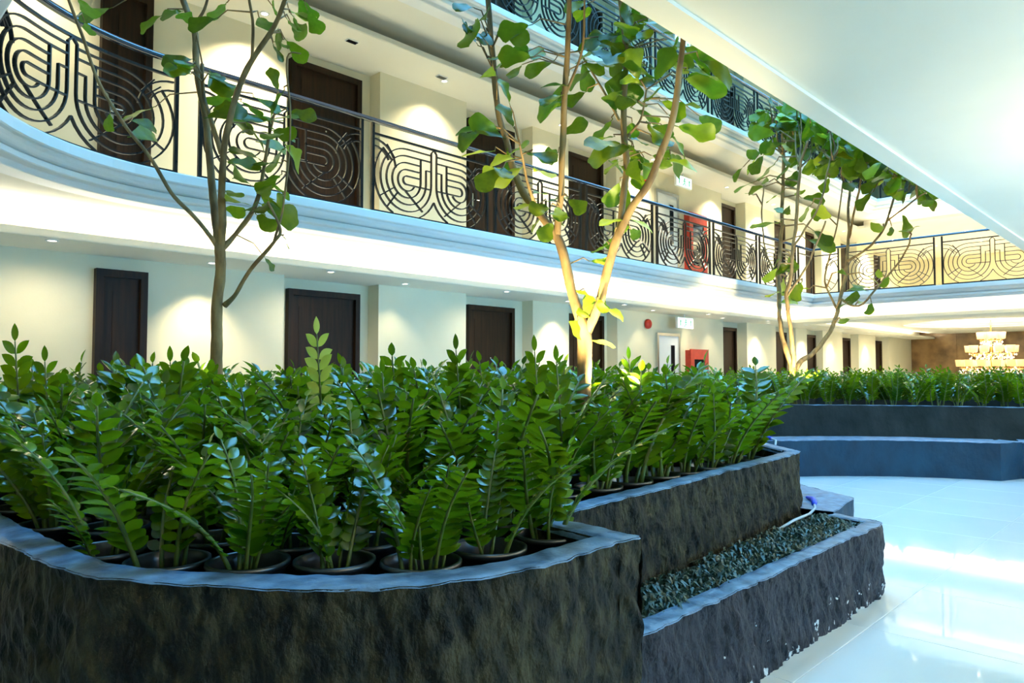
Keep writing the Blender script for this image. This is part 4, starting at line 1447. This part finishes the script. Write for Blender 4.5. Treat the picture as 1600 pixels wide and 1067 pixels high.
T3B = [
    [(1238, 640, 0, 7), (1238, 590, 0, 6), (1236, 569, 0, 5), (1228, 545, .0, 4), (1222, 526, .1, 3.6), (1218, 490, .2, 3.4), (1217, 445, .3, 3.4), (1219, 400, .4, 3.2), (1222, 340, .5, 3), (1224, 260, .6, 2.6), (1222, 200, .7, 2.2)],
    [(1238, 582, 0, 4.5), (1240, 560, -.1, 3.4), (1233, 500, -.2, 3), (1229, 462, -.3, 3), (1236, 430, -.4, 2.8), (1240, 380, -.5, 2.6), (1246, 320, -.6, 2.4), (1250, 262, -.7, 2), (1262, 220, -.8, 1.8)],
    [(1240, 585, 0, 5), (1250, 566, .1, 4), (1270, 552, .2, 3.8), (1293, 524, .3, 3.4), (1307, 493, .4, 3.2), (1313, 465, .5, 3), (1321, 436, .6, 3), (1324, 400, .7, 2.6), (1326, 375, .8, 2.4), (1326, 333, .9, 2.2), (1329, 290, 1.0, 2), (1332, 250, 1.0, 1.8)],
    [(1327, 372, .8, 2), (1336, 325, .6, 1.8), (1344, 285, .5, 1.6), (1352, 250, .5, 1.4)],
    [(1313, 467, .5, 2.4), (1342, 478, .3, 1.6), (1374, 445, .1, 1.6), (1397, 420, 0, 1.5), (1416, 392, -.1, 1.3), (1424, 366, -.2, 1.1)],
    [(1324, 408, .6, 2.2), (1350, 392, .4, 1.9), (1370, 373, .2, 1.8), (1386, 345, .1, 1.7), (1397, 307, 0, 1.6), (1402, 280, 0, 1.4)],
    [(1386, 345, .1, 1.4), (1410, 328, -.1, 1.3), (1434, 309, -.2, 1.2), (1448, 300, -.3, 1)],
    [(1217, 440, .3, 2), (1196, 390, .6, 1.4), (1190, 330, .8, 1.3), (1194, 290, .9, 1.2)],
    [(1240, 385, -.5, 1.8), (1262, 352, -.6, 1.5), (1280, 320, -.7, 1.4), (1292, 270, -.7, 1.3), (1300, 240, -.7, 1.2)],
    [(1228, 465, -.3, 2), (1258, 420, -.5, 1.6), (1276, 380, -.6, 1.4), (1290, 345, -.7, 1.3)],
    [(1309, 488, .4, 2), (1290, 440, .6, 1.5), (1296, 400, .7, 1.4), (1310, 340, .8, 1.3), (1318, 280, .9, 1.2)],
]
T3L = [(1195, 200), (1178, 240), (1185, 248), (1200, 225), (1168, 255, .8), (1160, 285, .9), (1180, 290, .8), (1150, 268, .7), (1172, 300, .7), (1196, 282, .7), (1190, 258), (1410, 360, 1.2), (1416, 352, 1.1), (1380, 350, .9), (1395, 355, .6), (1440, 300, 1.0), (1446, 312, 1.0), (1434, 292, 1.0), (1456, 302, .7), (1352, 312, .9), (1272, 310, 1.0),
       (1262, 322, 1.0), (1284, 322, 1.0), (1276, 332, .9), (1300, 282, .7), (1238, 275, .9), (1230, 330, .7), (1226, 322, .7), (1196, 350, 1.2), (1285, 372, 1.2), (1290, 362, 1.0), (1294, 380, 1.0), (1245, 405), (1210, 400), (1225, 420), (1236, 440), (1250, 452), (1262, 440), (1215, 455), (1200, 420), (1232, 470),
       (1330, 472, .7), (1322, 466, .8), (1345, 470, .8), (1363, 473, .7), (1315, 478, .7), (1320, 494, .7), (1366, 432, .6), (1390, 430, .7), (1375, 428, .6), (1350, 446, 1.0), (1340, 452, .9), (1310, 420, .6), (1208, 300, .8), (1248, 300, .7)]
r3 = random.Random(8)
TIPS = [(1222, 240, .6), (1250, 262, -.7), (1300, 250, -.7), (1318, 285, .9), (1332, 260, 1.0), (1352, 255, .5), (1402, 285, 0), (1434, 309, -.2)]
for k in range(34):
    u = (k + .5) / 34
    tx, ty = 1200 + 235 * u + r3.gauss(0, 8), 178 + 95 * u + r3.gauss(-6, 14)
    sx, sy, sd = min(TIPS, key=lambda q: abs(q[0] - tx) + 10 * r3.random())
    T3B.append([(sx, sy, sd, 1.6), ((sx + tx) / 2 + r3.gauss(0, 4), (sy + ty) / 2 + 5, sd * .8 + r3.uniform(-.2, .2), 1.2), (tx, ty, sd * .6 + r3.uniform(-.5, .5), 1.0), (tx + r3.gauss(0, 8), ty - 25, sd * .5 + r3.uniform(-.6, .6), .8)])
for k in range(185):
    u = r3.random()
    cx_, cy_ = 1205 + 225 * u, 185 + 92 * u
    T3L.append((cx_ + r3.gauss(0, 22), cy_ + r3.gauss(-4, 24), r3.uniform(.75, 1.15)))
lime3 = {i for i, l in enumerate(T3L) if i % 9 == 4}
b3 = at(1238, 640, D3)
fig_tree('tall bushy fig tree standing in the far planter, crown cut by the near ceiling', (b3.x, b3.y, .62), T3B, T3L, D3, 39, rt_, lime=lime3)

# ------------------------------------------------------------------ uplights at the tree bases
up_pts = [(LAMP, at(898, 420, 4.2), 115, 'left of the forked tree', 1.02, 80), (LAMP2, at(925, 440, 4.2), 90, 'right of the forked tree', .90, 100), (at(300, 690, 4.2), at(340, 400, 4.7), 25, 'by the left slender tree', .95, 80), (at(1262, 640, 11.6), at(1250, 480, 12.3), 260, 'by the far bushy tree', .92, 150)]
for p, tgt, pw, lab, zz, an in up_pts:
    t = thing('garden_spotlight', 'small black garden spotlight among the plants %s' % lab, 'spotlight', (p.x, p.y, zz))
    d = (Vector(tgt) - Vector((p.x, p.y, zz + .12))).normalized()
    a, b_ = Vector((p.x, p.y, zz + .12)) - d * .05, Vector((p.x, p.y, zz + .12)) + d * .05
    MB().tube([a, a.lerp(b_, .3), b_], [.02, .032, .036], 14).build('lamp_head', M['metal'], t)
    MB().tube([b_ + d * .0005, b_ + d * .002], .03, 14).build('lens', M['lens'], t)
    MB().tube([(p.x, p.y, .52 if p.length < 8 else .6), (p.x, p.y, zz + .1)], .006, 6).build('stake', M['metal'], t)
    spot('garden_beam', b_ + d * .02, tgt, pw, (1.0, .80, .42), an, .8, .03)

# ------------------------------------------------------------------ chandelier
cx, cy = 24.3, 4.6
ch = thing('chandelier', 'glowing three-tiered crystal chandelier of small lampshades before the brown stone wall', 'chandelier', (cx, cy, 2.78))
MB().tube([(cx, cy, 2.78), (cx, cy, 1.0)], .025, 10).build('stem', M['brass'], ch)
MB().lathe([(.14, .0), (.13, -.03), (.03, -.06)], (cx, cy, 2.79), 20).build('ceiling_rose', M['brass'], ch)
rc = random.Random(2)
for (r_, z_, n_) in ((.27, 2.42, 6), (.54, 2.04, 10), (.78, 1.63, 14)):
    MB().tube([(cx + r_ * math.cos(k / 32 * 6.2832), cy + r_ * math.sin(k / 32 * 6.2832), z_ - .24) for k in range(33)], .014, 6, False).build('ring', M['brass'], ch)
    for k in range(n_):
        a = 6.2832 * k / n_ + r_
        x, y = cx + r_ * math.cos(a), cy + r_ * math.sin(a)
        sh = MB().lathe([(.095, -.19), (.118, 0), (.112, 0), (.09, -.19)], (x, y, z_), 14).build('lamp_shade', M['shade'], ch, smooth=True)
        MB().tube([(cx, cy, z_ - .34), (cx + r_ * .6 * math.cos(a), cy + r_ * .6 * math.sin(a), z_ - .36), (x, y, z_ - .24), (x, y, z_ - .1)], .008, 6, False).build('arm', M['brass'], ch)
    cm = MB()
    for k in range(int(90 * r_) + 40):
        a = rc.uniform(0, 6.28)
        rr_ = r_ * rc.uniform(.55, 1.1)
        c = Vector((cx + rr_ * math.cos(a), cy + rr_ * math.sin(a), z_ - rc.uniform(.22, .40)))
        s = rc.uniform(.012, .026)
        cm.add([c + Vector(v) * s for v in ((1, 0, 0), (0, 1, 0), (-1, 0, 0), (0, -1, 0), (0, 0, 1.6), (0, 0, -1.8))],
               [(0, 1, 4), (1, 2, 4), (2, 3, 4), (3, 0, 4), (1, 0, 5), (2, 1, 5), (3, 2, 5), (0, 3, 5)])
    o = cm.build('crystal_drops', M['crystal'], ch)
    o['kind'] = 'stuff'
l = bpy.data.lights.new('chandelier_glow', 'POINT')
l.energy, l.color, l.shadow_soft_size = 45, WARM, .5
o = bpy.data.objects.new('chandelier_glow', l)
o.location = (cx, cy, 1.9)
COL.objects.link(o)
